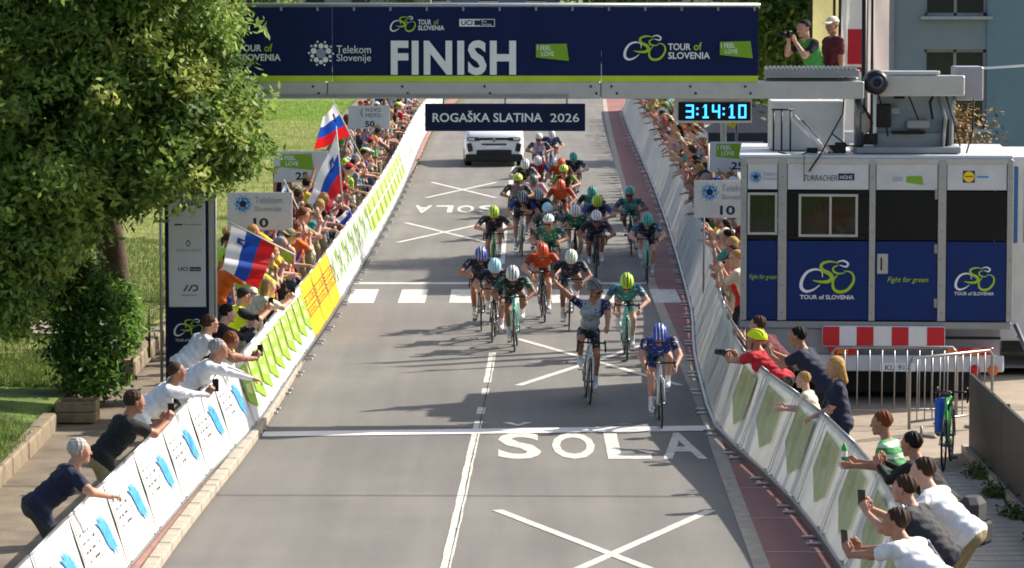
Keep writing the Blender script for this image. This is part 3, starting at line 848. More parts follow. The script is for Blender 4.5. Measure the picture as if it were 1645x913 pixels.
# crane machinery on the truck roof
cr = thing('gantry_crane', 'grey hydraulic crane base on the truck roof carrying the gantry', 'crane', (5.36, 55.6, 3.685))
C_ = lambda px: (px - 822.5) / 107.4 - 5.36
CZ = lambda py: (243 - py) / 107.4
MB().box(((C_(1370) + C_(1535)) / 2, .2, .045), (1.55, 1.2, .09), bev=.01).obj('base_plate', GREYP, cr)
MB().box(((C_(1240) + C_(1360)) / 2, .9, .37), (1.10, .8, .74), bev=.02).obj('cabinet', WHITEP, cr)
MB().box(((C_(1405) + C_(1530)) / 2, .3, .53), (1.15, .6, .86), bev=.03).obj('hydraulic_housing', mat('blue_grey', '#7f8a97', .45, .2, .1), cr)
MB().box(((C_(1400) + C_(1515)) / 2, -.02, .18), (1.05, .1, .22), bev=.02).obj('lower_plate', GREYP, cr)
MB().box(((C_(1395) + C_(1520)) / 2, .30, 1.0), (1.2, .7, .05), bev=.01).obj('top_cover', WHITEP, cr)
MB().box((C_(1552), .2, 1.02), (.42, .6, .5), bev=.02).obj('counter_block', mat('purple_grey', '#9694a0', .5, .1, .1), cr)
MB().box(((C_(1405) + C_(1540)) / 2, -.30, 1.0), (1.26, .34, .30), bev=.02).obj('arm_beam', ALUP, cr)
MB().box(((C_(1405) + C_(1500)) / 2, -.28, 1.19), (.9, .3, .05), bev=.01).obj('arm_cover', WHITEP, cr)
MB().tube([(C_(1376), -.1, 0), (C_(1376), -.1, 1.05)], .075, 12).obj('mast', STEEL, cr)
MB().box((C_(1365), -.3, .95), (.30, .5, .28), bev=.03).obj('pivot_head', DARKM, cr)
mo = MB().lathe([(0, -.16), (.13, -.16), (.17, -.12), (.185, -.02), (.185, .12), (.15, .16), (0, .16)], 20, (C_(1397), -.62, 1.06), 'y').obj('winch_motor', mat('motor_black', '#1b1d24', .35, .2), cr)
MB().lathe([(.06, -.19), (.10, -.19), (.10, -.15)], 16, (C_(1397), -.62, 1.06), 'y').obj('motor_cap', mat('motor_blue', '#39415c', .4), mo)
MB().box(((C_(1222) + C_(1368)) / 2, -.72, 1.20), (1.36, .5, .10), bev=.01).obj('walkway', GREYP, cr)
ng = MB()
for i in range(22):
    x = C_(1224) + i * .061
    ng.box((x, -.73, 1.275), (.034, .46, .05), rot=(0, .4, 0))
ng.obj('walkway_grating', ALU, cr)
MB().box(((C_(1222) + C_(1368)) / 2, -.55, .98), (1.36, .3, .30), bev=.015).obj('arm_sleeve', GREYP, cr)
MB().tube([(C_(1268), -.5, .55), (C_(1322), -.6, .02)], .045, 10).obj('strut', mat('pale_tube', '#cfd0d6', .25, .3), cr)
MB().tube([(C_(1282), -.5, .5), (C_(1330), -.55, .02)], .02, 8).obj('strut', ALU, cr)
b = MB()
b.tube([(C_(1382), -.2, .7), (C_(1395), -.35, .45), (C_(1388), -.4, .2), (C_(1370), -.3, .05)], .018).obj('hose', RUB, cr); b = MB()
b.tube([(C_(1500), -.1, .95), (C_(1488), -.2, .75), (C_(1492), -.25, .5)], .02).obj('hose', RUB, cr); b = MB()
b.tube([(C_(1350), -.62, 1.2), (C_(1345), -.66, .6), (C_(1310), -.68, .0), (C_(1292), -.69, -.25)], .012).obj('hose', RUB, cr); b = MB()
b.tube([(C_(1284), -.72, .0), (C_(1284), -.71, -.4)], .006)
b.obj('hose', RUB, cr)
MB().tube([(C_(1508), -.25, .05), (C_(1512), -.25, .5), (C_(1500), -.2, .9)], .03).obj('ram', STEEL, cr)
MB().box((C_(1415), -.15, .55), (.22, .1, .35), bev=.02).obj('control_box', DARKM, cr)
for x in (1243, 1256, 1270): MB().tube([(C_(x), .3, .0), (C_(x), .3, .62)], .014, 6).obj('rail_post', DARKM, cr)
MB().tube([(C_(1240), .3, .62), (C_(1275), .3, .62)], .014, 6).obj('rail', DARKM, cr)
for (x, z, w, h_2, m_) in ((1395, .20, .20, .16, DARKM), (1425, .62, .30, .10, GREYP), (1470, .42, .34, .12, GREYP), (1455, .30, .50, .04, DARKM), (1515, .30, .10, .40, DARKM), (1385, .45, .12, .30, STEEL), (1440, .86, .16, .12, DARKM)):
    MB().box((C_(x), -.10 - .1 * ((x // 5) % 3), z), (w, .14, h_2), bev=.015).obj('fitting', m_, cr)
for k_, (x0, z0, x1, z1) in enumerate(((1402, .95, 1420, .25), (1448, .95, 1468, .5), (1510, .9, 1535, .1), (1330, .30, 1372, .10), (1245, .02, 1300, .05), (1556, .8, 1545, .0))):
    MB().tube([(C_(x0), -.34, z0), (C_((x0 + x1) / 2) + .03, -.40, (z0 + z1) / 2 - .08), (C_(x1), -.34, z1)], .012, 6).obj('hose', RUB, cr)
for i, x in enumerate((1300, 1330, 1345)):
    MB().box((C_(x), -.3, .04 + .02 * i), (.16, .12, .08 + .04 * i), bev=.01).obj('clamp', DARKM, cr)
# two pale stay cables from the crane to the right
cb = thing('stay_cable', 'pale stay cable running right from the crane counter block', 'cable', (6.98, 55.7, 4.93))
MB().tube([(0, 0, 0), (1.2, .3, .06), (3.2, .9, .22)], .018, 6).obj('cable', INKW, cb)

# ------------------------------------------------------------------ distance signs
def dist_sign(label, x0, Y, z0, z1, num, art, w=1.17):
    sg = thing('distance_sign', label, 'sign', (x0, Y, 0.10 if x0 < 0 else 0))
    zb = 0.10 if x0 < 0 else 0.0
    MB().box((w / 2, 0, (z0 + z1) / 2 - zb), (w, .03, z1 - z0), bev=.006).obj('panel', WHITEP, sg)
    b = MB()
    for x in (.18, w - .18): b.tube([(x, .035, 0), (x, .035, z1 - zb - .03)], .018, 8)
    b.obj('post', STEEL, sg)
    p = Print(); art(p, w, z0 - zb, z1 - zb)
    p.obj('sign_logo', sg, lambda x, z, d: (x, -.016 - d, z)); p = Print()
    p.text(num, w * (.40 if num != '10' else .40), z0 - zb + .05, INKN, h=.17, w=.27, bold=.03)
    p.obj('sign_number', sg, lambda x, z, d: (x, -.016 - d, z))
    return sg
def art_tel(p, w, z0, z1):
    dots_logo(p, w * .24, z1 - .21, .15, INKB, INKN)
    p.text('Telekom', w * .42, z1 - .20, INKGR, w=.50, h=.12); p.text('Slovenije', w * .42, z1 - .37, INKGR, w=.48, h=.12)
def art_feel(p, w, z0, z1): feel_logo(p, w * .12, z0 + .26, w * .62, .36, INKDG, INKW)
def art_city(p, w, z0, z1):
    p.text('NOVO', w * .42, z1 - .17, INKK, w=.42, h=.11, space=1.2); p.text('MESTO', w * .42, z1 - .33, INKK, w=.42, h=.11)
    p.add(ribbon2d([(w * .34, z1 - .06), (w * .31, z1 - .2), (w * .35, z1 - .34)], [.02, .06, .02], 4), INKGR)
dist_sign('white ten metre sign with blue dot logo on the left roadside', -5.117, 67, 1.682, 2.365, '10', art_tel)
dist_sign('white twenty-five metre sign with green tag on the left lawn', -5.168, 81, 1.698, 2.374, '25', art_feel)
dist_sign('white fifty metre sign with town lettering on the left lawn', -4.60, 105, 1.753, 2.40, '50', art_city)
dist_sign('white ten metre sign with blue dot logo beside the truck', 3.27, 67, 1.906, 2.579, '10', art_tel)
dist_sign('white twenty-five metre sign with green tag behind the truck corner', 4.29, 81, 1.92, 2.577, '25', art_feel)
# ------------------------------------------------------------------ roadside barriers (leaning panels with printed cloths)
BL = 2.4; BH = .93; LEAN = .27          # length, height, outward lean at the top
def bsurf(u, v, d=0.0):
    """Point on the cloth: u along, v up the slope (metres), d proud towards the road."""
    k = LEAN / BH
    return (u, k * v - d * .96, .10 + v * .95 + d * .27)
def units(fn_, n):
    q = Print()
    for i in range(n): fn_(q, i, BL * i / n, BL / n)
    return q
def a_brush(q, i, u, w):
    x = u + 1.75
    for k_ in range(9):          # ragged brush of separate bristles
        o_ = (k_ - 4) * .045; e_ = rng.uniform(-.07, .07)
        q.add(ribbon2d([(x - .30 + o_, .72 + e_ - abs(k_ - 4) * .03), (x - .10 + o_ * 1.1, .55 + e_ * .3), (x + .04 + o_ * .9, .36), (x + .24 + o_ * .5, .14 + e_ + abs(k_ - 4) * .03)], [.012, .062, .058, .008], 4), TR_B if k_ % 3 else INKB)
    for r_ in range(4):
        z = .68 - r_ * .10; xx = u + .28 + .06 * r_
        for t in range(rng.randint(3, 5)):
            l = rng.uniform(.06, .20)
            q.rect(xx, z, xx + l, z + .026, INKGR if rng.random() < .4 else INKK); xx += l + rng.uniform(.04, .07)
            if xx > u + 1.15: break
def tag_shape(q, x, ww, c1, c2, c3):
    q.poly([(x, .82), (x + .02, .34), (x + ww, .12), (x + ww * .95, .80)], c1)
    q.poly([(x + .06 * ww, .78), (x + .06 * ww, .66), (x + ww * .55, .62), (x + ww * .55, .76)], c2)
    q.poly([(x + .20 * ww, .56), (x + .20 * ww, .44), (x + ww * .72, .36), (x + ww * .72, .52)], c2)
    q.poly([(x + .74 * ww, .32), (x + .74 * ww, .22), (x + ww * .97, .15), (x + ww * .965, .34)], c3)
def a_flag(q, i, u, w): tag_shape(q, u + w * .08, w * .82, TR_G, TR_G2, TR_G)
DG1 = mat('print_green_shaded', '#b4c08e', .6, var=.22, vscale=2.5, trans=.35, col2='#c9cfa8'); DG2 = mat('print_yellow_shaded', '#d3ce8c', .6, var=.2, vscale=2.5, trans=.4, col2='#dfe0b8')  # tag inks dulled: shade on the right barriers put into the colour
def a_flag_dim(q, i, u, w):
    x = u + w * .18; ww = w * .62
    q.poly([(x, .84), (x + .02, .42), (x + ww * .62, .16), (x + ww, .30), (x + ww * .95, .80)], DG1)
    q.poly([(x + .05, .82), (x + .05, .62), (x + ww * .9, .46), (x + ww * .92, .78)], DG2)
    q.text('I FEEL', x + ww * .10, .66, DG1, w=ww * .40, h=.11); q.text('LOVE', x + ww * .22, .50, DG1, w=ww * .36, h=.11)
def a_yellow(q, i, u, w):
    br = mat('ink_brown', '#8a5a1e', .6)
    for r_, z in enumerate((.34, .55)):
        for k in range(2):
            x = u + .05 + k * w * .48
            q.rect(x, z, x + .04, z + .15, br); q.rect(x, z + .125, x + w * .36, z + .15, br); q.rect(x, z, x + w * .36, z + .022, br)
            if (i + r_ + k) % 2: q.rect(x, z + .06, x + w * .28, z + .08, br)
            else: q.rect(x + w * .30, z, x + w * .36, z + .10, br)
def a_faint(q, i, u, w):
    q.text(('SLOVENIA', 'GREEN')[i % 2], u + .08, .40, INKGR, w=w * .75, h=.15)
def a_scrib(q, i, u, w):
    for k in range(2):
        x = u + w * (.1 + .45 * k)
        q.poly([(x, .82), (x + .02, .22), (x + w * .3, .14), (x + w * .28, .80)], TR_G if (i + k) % 2 else TR_G2)
        q.rect(x + .02, .5, x + w * .26, .56, INKW)
def a_letters(q, i, u, w):
    q.text('ROGAŠKA', u + .06, .52, INKGR, w=w * .85, h=.17); q.text('SLATINA', u + .06, .26, INKGR, w=w * .85, h=.17)
def a_leaf(q, i, u, w):
    x = u + w * .5
    q.add(ribbon2d([(x - .25, .25), (x - .1, .55), (x + .12, .72), (x + .2, .85)], [.02, .22, .2, .02], 6), TR_G)
    q.add(ribbon2d([(x - .05, .18), (x + .15, .36), (x + .3, .42)], [.02, .14, .02], 6), mat('print_leaf', '#4fa23a', .6, trans=.3))
    q.add(disc2d(x - .3, .62, .05), TR_B); q.add(disc2d(x - .12, .32, .03), TR_B)
def a_stripes(q, i, u, w):
    m = mat('print_pale_grey', '#b9bcc0', .6, var=.05, trans=.3)
    for k in range(2): q.poly([(u + w * (.2 + k * .4), .85), (u + w * (.24 + k * .4), .08), (u + w * (.32 + k * .4), .08), (u + w * (.28 + k * .4), .85)], m)
TYPES = {  # name: (cloth, art, repeats, words)
    'brush': (TARP_W, a_brush, 1, 'white barrier with blue brush strokes'),
    'flag': (TARP_W, a_flag, 2, 'white barrier with lime green flags'),
    'yellow': (TARP_Y, a_yellow, 2, 'yellow barrier with brown lettering'),
    'faint': (TARP_W, a_leaf, 2, 'white barrier with green leaf prints'),
    'scrib': (TARP_L, a_scrib, 2, 'pale lime barrier with green stripes'),
    'letters': (TARP_W, a_letters, 2, 'plain white barrier with pale lettering'),
    'dim': (mat('banner_white_shaded', '#cfd0ca', .6, var=.10, vscale=2, bump=.15, bscale=4, trans=.16), a_flag_dim, 1, 'white barrier with green tags coloured as if shaded'),  # white cloth greyed, the shade of its road side is in the colour
    'plain': (mat('banner_plain_shaded', '#c9cac6', .6, var=.12, vscale=1.6, bump=.15, bscale=4, trans=.14), a_stripes, 2, 'plain white barrier with grey stripes'),  # white cloth again, with the shade mixed into its colour
}
PROTO = {}
foot_me = MB().box((0, -.04, .012), (.06, .20, .022), bev=.006).box((0, .02, .07), (.05, .06, .10)).mesh('foot', ALU)
def barrier_proto(kind):
    cloth, art, n, words = TYPES[kind]
    t = thing('road_barrier', words, 'barrier')
    b = MB()
    for z, r in ((.05, .022), (.98, .018)):
        y = LEAN * (z - .1) / (BH * .95) if z > .1 else .0
        b.tube([(.02, y + .02, z), (BL - .02, y + .02, z)], r, 8)
    for x in (.03, BL - .03):
        b.tube([(x, .03, .03), (x, LEAN + .03, .98)], .018, 6)
    b.tube([(.03, LEAN + .03, .9), (.03, LEAN + .55, .02)], .014, 6).tube([(BL - .03, LEAN + .03, .9), (BL - .03, LEAN + .55, .02)], .014, 6)
    b.obj('frame', STEEL, t)
    rows = []
    for j in range(5):
        v = BH * j / 4
        rows.append([bsurf(.012 + (BL - .024) * i / 12, v, .013 * math.sin(i * 1.7 + j * .8 + .6 * math.sin(i * .7)) * math.sin(j * math.pi / 4) - .008) for i in range(13)])
    ban = MB().sheet(rows, smooth=True).obj('banner', cloth, t)
    units(art, n).obj('print', ban, lambda u, v, d: bsurf(u, v, d + .010))['kind'] = 'stuff'
    b = MB()
    for x in (0.018,):
        b.add([bsurf(x - .02, 0, .016), bsurf(x + .02, 0, .016), bsurf(x + .02, BH, .016), bsurf(x - .02, BH, .016)], [(0, 1, 2, 3)])
    b.obj('strap', DARKM, t)
    b = MB()
    for i in range(24): b.box((.05 + i * .1, -.02, .055), (.035, .02, .075))
    b.box((BL / 2, -.022, .10), (BL - .02, .03, .02))
    g_ = b.obj('kick_rail', STEEL, t)
    for x in (.25, BL - .25): link('foot', foot_me, t, (x, 0, 0))
    return t
ORD = ['first', 'second', 'third', 'fourth', 'fifth', 'sixth', 'seventh', 'eighth', 'ninth', 'tenth', 'eleventh', 'twelfth', 'thirteenth', 'fourteenth', 'fifteenth',
       'sixteenth', 'seventeenth', 'eighteenth', 'nineteenth', 'twentieth']
TENS = ['', '', 'twenty', 'thirty', 'forty', 'fifty', 'sixty', 'seventy', 'eighty', 'ninety']
def ordinal(n):          # 1-based
    if n <= 20: return ORD[n - 1]
    if n >= 100: return 'hundred' + ('th' if n == 100 else ' and ' + ordinal(n - 100))
    if n % 10 == 0: return TENS[n // 10][:-1] + 'ieth'
    return TENS[n // 10] + '-' + ORD[n % 10 - 1]
def place_barrier(kind, x0, y0, x1, y1, label, group, z=0.0, ysc=1.0):
    if kind not in PROTO:
        PROTO[kind] = barrier_proto(kind); t = PROTO[kind]
    else:
        t = copy_tree(PROTO[kind])
    t.location = (x0, y0, z); t.rotation_euler = (0, 0, math.atan2(y1 - y0, x1 - x0)); t.scale = (math.hypot(x1 - x0, y1 - y0) / BL, ysc, ysc ** .4)
    tag(t, label, 'barrier', group)
    return t
def kind_left(y):
    return 'brush' if y < 50.6 else 'flag' if y < 64 else 'yellow' if y < 70 else 'faint' if y < 85 else 'scrib' if y < 108 else 'letters'
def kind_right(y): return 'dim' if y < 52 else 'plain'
def run(side, f, kf, z):
    y = 27.4; cnt = {}
    while y < 158:
        y2 = y + BL
        kd = kf(y + 1)
        cnt[kd] = cnt.get(kd, 0) + 1
        where = f'{ordinal(cnt[kd])} of its print from the camera, {side} roadside'
        lab = f'{TYPES[kd][3]}, {where}'
        if side == 'left': place_barrier(kd, f(y), y, f(y2), y2, lab, f'{side} roadside barriers', z)
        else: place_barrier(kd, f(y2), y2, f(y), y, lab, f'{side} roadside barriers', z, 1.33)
        y = y2
run('left', LB, kind_left, .02)
run('right', RB, kind_right, .006)

# ------------------------------------------------------------------ steel crowd-control fences behind the right barrier
def crowd_fence(label, x, y, rz, L=2.1, n=13):
    t = thing('crowd_fence', label, 'fence', (x, y, 0), rz, 'steel crowd-control fences')
    b = MB()
    b.tube([(0, 0, .12), (0, 0, 1.02), (.06, 0, 1.1), (L - .06, 0, 1.1), (L, 0, 1.02), (L, 0, .12)], .021, 8)
    b.tube([(0, 0, .22), (L, 0, .22)], .018, 8); b.obj('frame', STEEL, t)
    bm = MB().tube([(0, 0, .22), (0, 0, 1.09)], .009, 6).mesh('bar', STEEL)
    for i in range(1, n): link('bar', bm, t, (L * i / n, 0, 0))
    fm = MB().box((0, 0, .02), (.05, .55, .03), bev=.006).tube([(0, 0, .03), (0, 0, .14)], .018).mesh('foot', STEEL)
    for q in (.25, L - .25): link('foot', fm, t, (q, 0, 0))
    return t
crowd_fence('steel crowd fence below the number plate, left of the pair', 4.52, 52.4, -.03, 1.75, 10)
crowd_fence('steel crowd fence angled in front of the tail lights', 5.45, 50.9, .72, 1.7, 11)
# solid dark fence on the right
df = thing('dark_fence', 'solid charcoal panel fence along the right edge', 'fence', (6.06, 40, 0))
dm = mat('charcoal_panel', '#33342f', .6, var=.2, vscale=2, bump=.15, bscale=8)
for i in range(6):
    y = -9 + i * 3.3
    MB().box((.02, y, .60), (.05, 3.27, .98), bev=.008).obj('panel', dm, df)
    MB().box((.06, y - 1.65, .54), (.07, .07, 1.08), bev=.006).obj('post', DARKM, df)
MB().box((0, -.75, .06), (.16, 20.2, .12), bev=.01).obj('footing', CONC2, df)
# deck boards on the right walkway
dk = tag(MB().box((5.15, 35.5, .008), (1.62, 20, .012)).obj('right_walkway', mat('deck_bed', '#57534c', .9)), kind='structure')
bmat = mat('deck_board', '#a39d92', .8, var=.22, vscale=4, bump=.3)
bme = MB().box((0, 0, 0), (1.60, .30, .03), bev=.006).mesh('deck_board', bmat)
y = 27.0
while y < 47.5:
    link('deck_board', bme, dk, (5.15 + rng.uniform(-.01, .01), y, .03 + rng.uniform(-.003, .003))); y += .335
# weeds along the foot of the fence
n = 1500
# ------------------------------------------------------------------ bodies: smooth-blended limbs meshed as ONE surface
def nets(f, o, h):
    """Naive surface nets on a sampled field; returns verts and outward quads."""
    s = f < 0
    n = np.array(f.shape)
    c = np.zeros(n - 1, np.uint8)
    for dx in (0, 1):
        for dy in (0, 1):
            for dz in (0, 1):
                c += s[dx:n[0] - 1 + dx, dy:n[1] - 1 + dy, dz:n[2] - 1 + dz]
    act = (c > 0) & (c < 8)
    I = np.argwhere(act)
    idx = np.full(act.shape, -1, np.int64); idx[act] = np.arange(len(I))
    pos = np.zeros((len(I), 3)); cnt = np.zeros(len(I))
    E = np.eye(3, dtype=int)
    for a in range(3):
        b_, c_ = (a + 1) % 3, (a + 2) % 3
        for u in (0, 1):
            for v in (0, 1):
                p0 = I + E[b_] * u + E[c_] * v; p1 = p0 + E[a]
                f0 = f[tuple(p0.T)]; f1 = f[tuple(p1.T)]
                m = (f0 < 0) != (f1 < 0)
                t = np.where(m, f0 / np.where(m, f0 - f1, 1), 0)
                q = p0.astype(float); q[:, a] += t
                pos[m] += q[m]; cnt[m] += 1
    V = pos / cnt[:, None] * h + o
    Q = []
    for a in range(3):
        b_, c_ = (a + 1) % 3, (a + 2) % 3
        lo = [slice(None)] * 3; hi = [slice(None)] * 3
        lo[a] = slice(0, -1); hi[a] = slice(1, None)
        sa, sb = s[tuple(lo)], s[tuple(hi)]
        P = np.argwhere(sa != sb)
        ok = (P[:, b_] > 0) & (P[:, c_] > 0) & (P[:, b_] < n[b_] - 1) & (P[:, c_] < n[c_] - 1)
        P = P[ok]
        q = np.stack([idx[tuple((P - E[b_] - E[c_]).T)], idx[tuple((P - E[c_]).T)], idx[tuple(P.T)], idx[tuple((P - E[b_]).T)]], 1)
        inside = sa[tuple(P.T)]
        q[~inside] = q[~inside][:, ::-1]
        Q.append(q)
    return V, np.concatenate(Q)

def capd(P, a, b, ra, rb, sc=None):
    a = np.asarray(a, float); b = np.asarray(b, float)
    d = b - a; l2 = d @ d
    w = P - a
    t = np.clip((w @ d) / l2, 0, 1) if l2 > 1e-9 else np.zeros(P.shape[:-1])
    r = w - t[..., None] * d
    return np.sqrt((r * r).sum(-1)) - (ra + (rb - ra) * t)

class Body:
    """A list of tapered limbs (a, b, ra, rb, label, blend)."""
    def __init__(s): s.p = []
    def cap(s, a, b, ra, rb=None, lab=0, k=.03):
        s.p.append((np.array(a, float), np.array(b, float), ra, ra if rb is None else rb, lab, k)); return s
    def mesh(s, h):
        A = np.array([np.minimum(a - ra, b - rb) for a, b, ra, rb, _, _ in s.p]); B = np.array([np.maximum(a + ra, b + rb) for a, b, ra, rb, _, _ in s.p])
        o = A.min(0) - 3 * h; e = B.max(0) + 3 * h
        n = np.ceil((e - o) / h).astype(int) + 1
        f = np.full(n, .5)
        ax = [o[i] + np.arange(n[i]) * h for i in range(3)]
        for a, b, ra, rb, lab, k in s.p:
            pad = .06
            lo = np.maximum(((np.minimum(a - ra, b - rb) - pad - o) / h).astype(int), 0)
            hi = np.minimum(((np.maximum(a + ra, b + rb) + pad - o) / h).astype(int) + 2, n)
            sl = tuple(slice(lo[i], hi[i]) for i in range(3))
            P = np.stack(np.meshgrid(*[ax[i][lo[i]:hi[i]] for i in range(3)], indexing='ij'), -1)
            d = capd(P, a, b, ra, rb); g = f[sl]
            hh = np.clip(k - np.abs(g - d), 0, None) / k
            f[sl] = np.minimum(g, d) - hh * hh * k * .25
        V, Q = nets(f, o, h)
        C = V[Q].mean(1)
        best = np.full(len(C), 9.); lab_ = np.zeros(len(C), int)
        for a, b, ra, rb, lab, k in s.p:
            d = capd(C, a, b, ra, rb); m = d < best
            best[m] = d[m]; lab_[m] = lab
        return V, Q, lab_, C
SKIN, TORSO, SLEEVE, ARM, BOTT, SHANK, SHOE, EYE, LIP, GLOVE = range(10)

# ---- head: cranium, brow, nose, lips, chin and ears; faces -Y
def make_head(h=.009):
    b = Body()
    b.cap((0, .02, .045), (0, .005, .05), .086, .084, SKIN, .03)
    b.cap((0, -.035, .035), (0, -.045, -.045), .062, .050, SKIN, .04)
    b.cap((-.03, -.03, -.06), (.03, -.03, -.06), .036, .036, SKIN, .03)
    b.cap((0, -.075, -.092), (0, -.07, -.09), .024, .024, SKIN, .03)
    b.cap((-.035, -.088, .034), (.035, -.088, .034), .014, .014, SKIN, .02)
    b.cap((0, -.100, .018), (0, -.118, -.018), .010, .015, SKIN, .012)
    b.cap((-.018, -.098, -.055), (.018, -.098, -.055), .010, .010, LIP, .012)
    for s in (-1, 1):
        b.cap((s * .083, .012, .022), (s * .080, .006, -.022), .017, .012, SKIN, .01)
        b.cap((s * .035, -.060, -.005), (s * .038, -.058, -.01), .036, .036, SKIN, .03)
    b.cap((0, .03, -.05), (0, .045, -.15), .056, .058, SKIN, .04)
    V, Q, L, C = b.mesh(h)
    for s in (-1, 1):
        L[((C - np.array([s * .034, -.098, .008])) ** 2 / np.array([.016, .03, .009]) ** 2).sum(1) < 1] = EYE
    return V, Q, L
HEAD = make_head()
# ---- hands: palm, four fingers of different lengths bent at the knuckles, thumb off the side
def make_hand(curl, h=.0075):
    """Right hand; fingers along -Z, palm faces -Y, thumb towards +X; wrist at the origin."""
    b = Body()
    b.cap((0, 0, .01), (0, 0, -.02), .027, .026, SKIN, .02)
    for i, x in enumerate((.028, .009, -.010, -.028)):
        b.cap((x * .6, 0, -.025), (x, 0, -.085), .017, .014, SKIN, .014)
        ln = (.070, .080, .075, .058)[i]; p = np.array([x, 0, -.088]); a = curl * .55
        for j, fr in enumerate((.45, .32, .23)):
            q = p + np.array([x * .10, -math.sin(a) * ln * fr, -math.cos(a) * ln * fr])
            b.cap(p, q, .0095 - j * .0008, .0088 - j * .0008, SKIN, .004); p = q; a += curl * (.95 if j == 0 else .7)
    p = np.array([.022, -.008, -.022]); q = np.array([.050, -.022, -.052]); r = np.array([.050 - .02 * curl, -.035 - .01 * curl, -.082])
    b.cap(p, q, .014, .012, SKIN, .012); b.cap(q, r, .011, .009, SKIN, .004)
    V, Q, L, C = b.mesh(h)
    return V, Q, L
HANDS = {'open': make_hand(.25), 'relaxed': make_hand(.7), 'grip': make_hand(1.25)}

def ik(a, c, l1, l2, pole):
    a = Vector(a); c = Vector(c); d = c - a; L = min(d.length, (l1 + l2) * .998); d.normalize()
    c = a + d * L
    x = (l1 * l1 - l2 * l2 + L * L) / (2 * L)
    hgt = math.sqrt(max(l1 * l1 - x * x, 0))
    p = Vector(pole); p = p - d * p.dot(d)
    if p.length < 1e-4: p = d.orthogonal()
    p.normalize()
    return a + d * x + p * hgt, c
def frame(z, y):
    """Matrix whose local -Z points along z and local -Y roughly along y."""
    zz = -Vector(z).normalized(); yy = -Vector(y); yy = (yy - zz * yy.dot(zz)).normalized(); xx = yy.cross(zz)
    return Matrix((xx, yy, zz)).transposed()
def join(parts):
    V = []; Q = []; L = []; o = 0
    for v, q, l in parts:
        V.append(v); Q.append(q + o); L.append(l); o += len(v)
    return np.concatenate(V), np.concatenate(Q), np.concatenate(L)
def xform(part, M3, loc, mirror=False):
    v, q, l = part
    v = v.copy()
    if mirror: v[:, 0] *= -1; q = q[:, ::-1]
    v = v @ np.array(M3).T + np.array(loc)
    return v, q, l

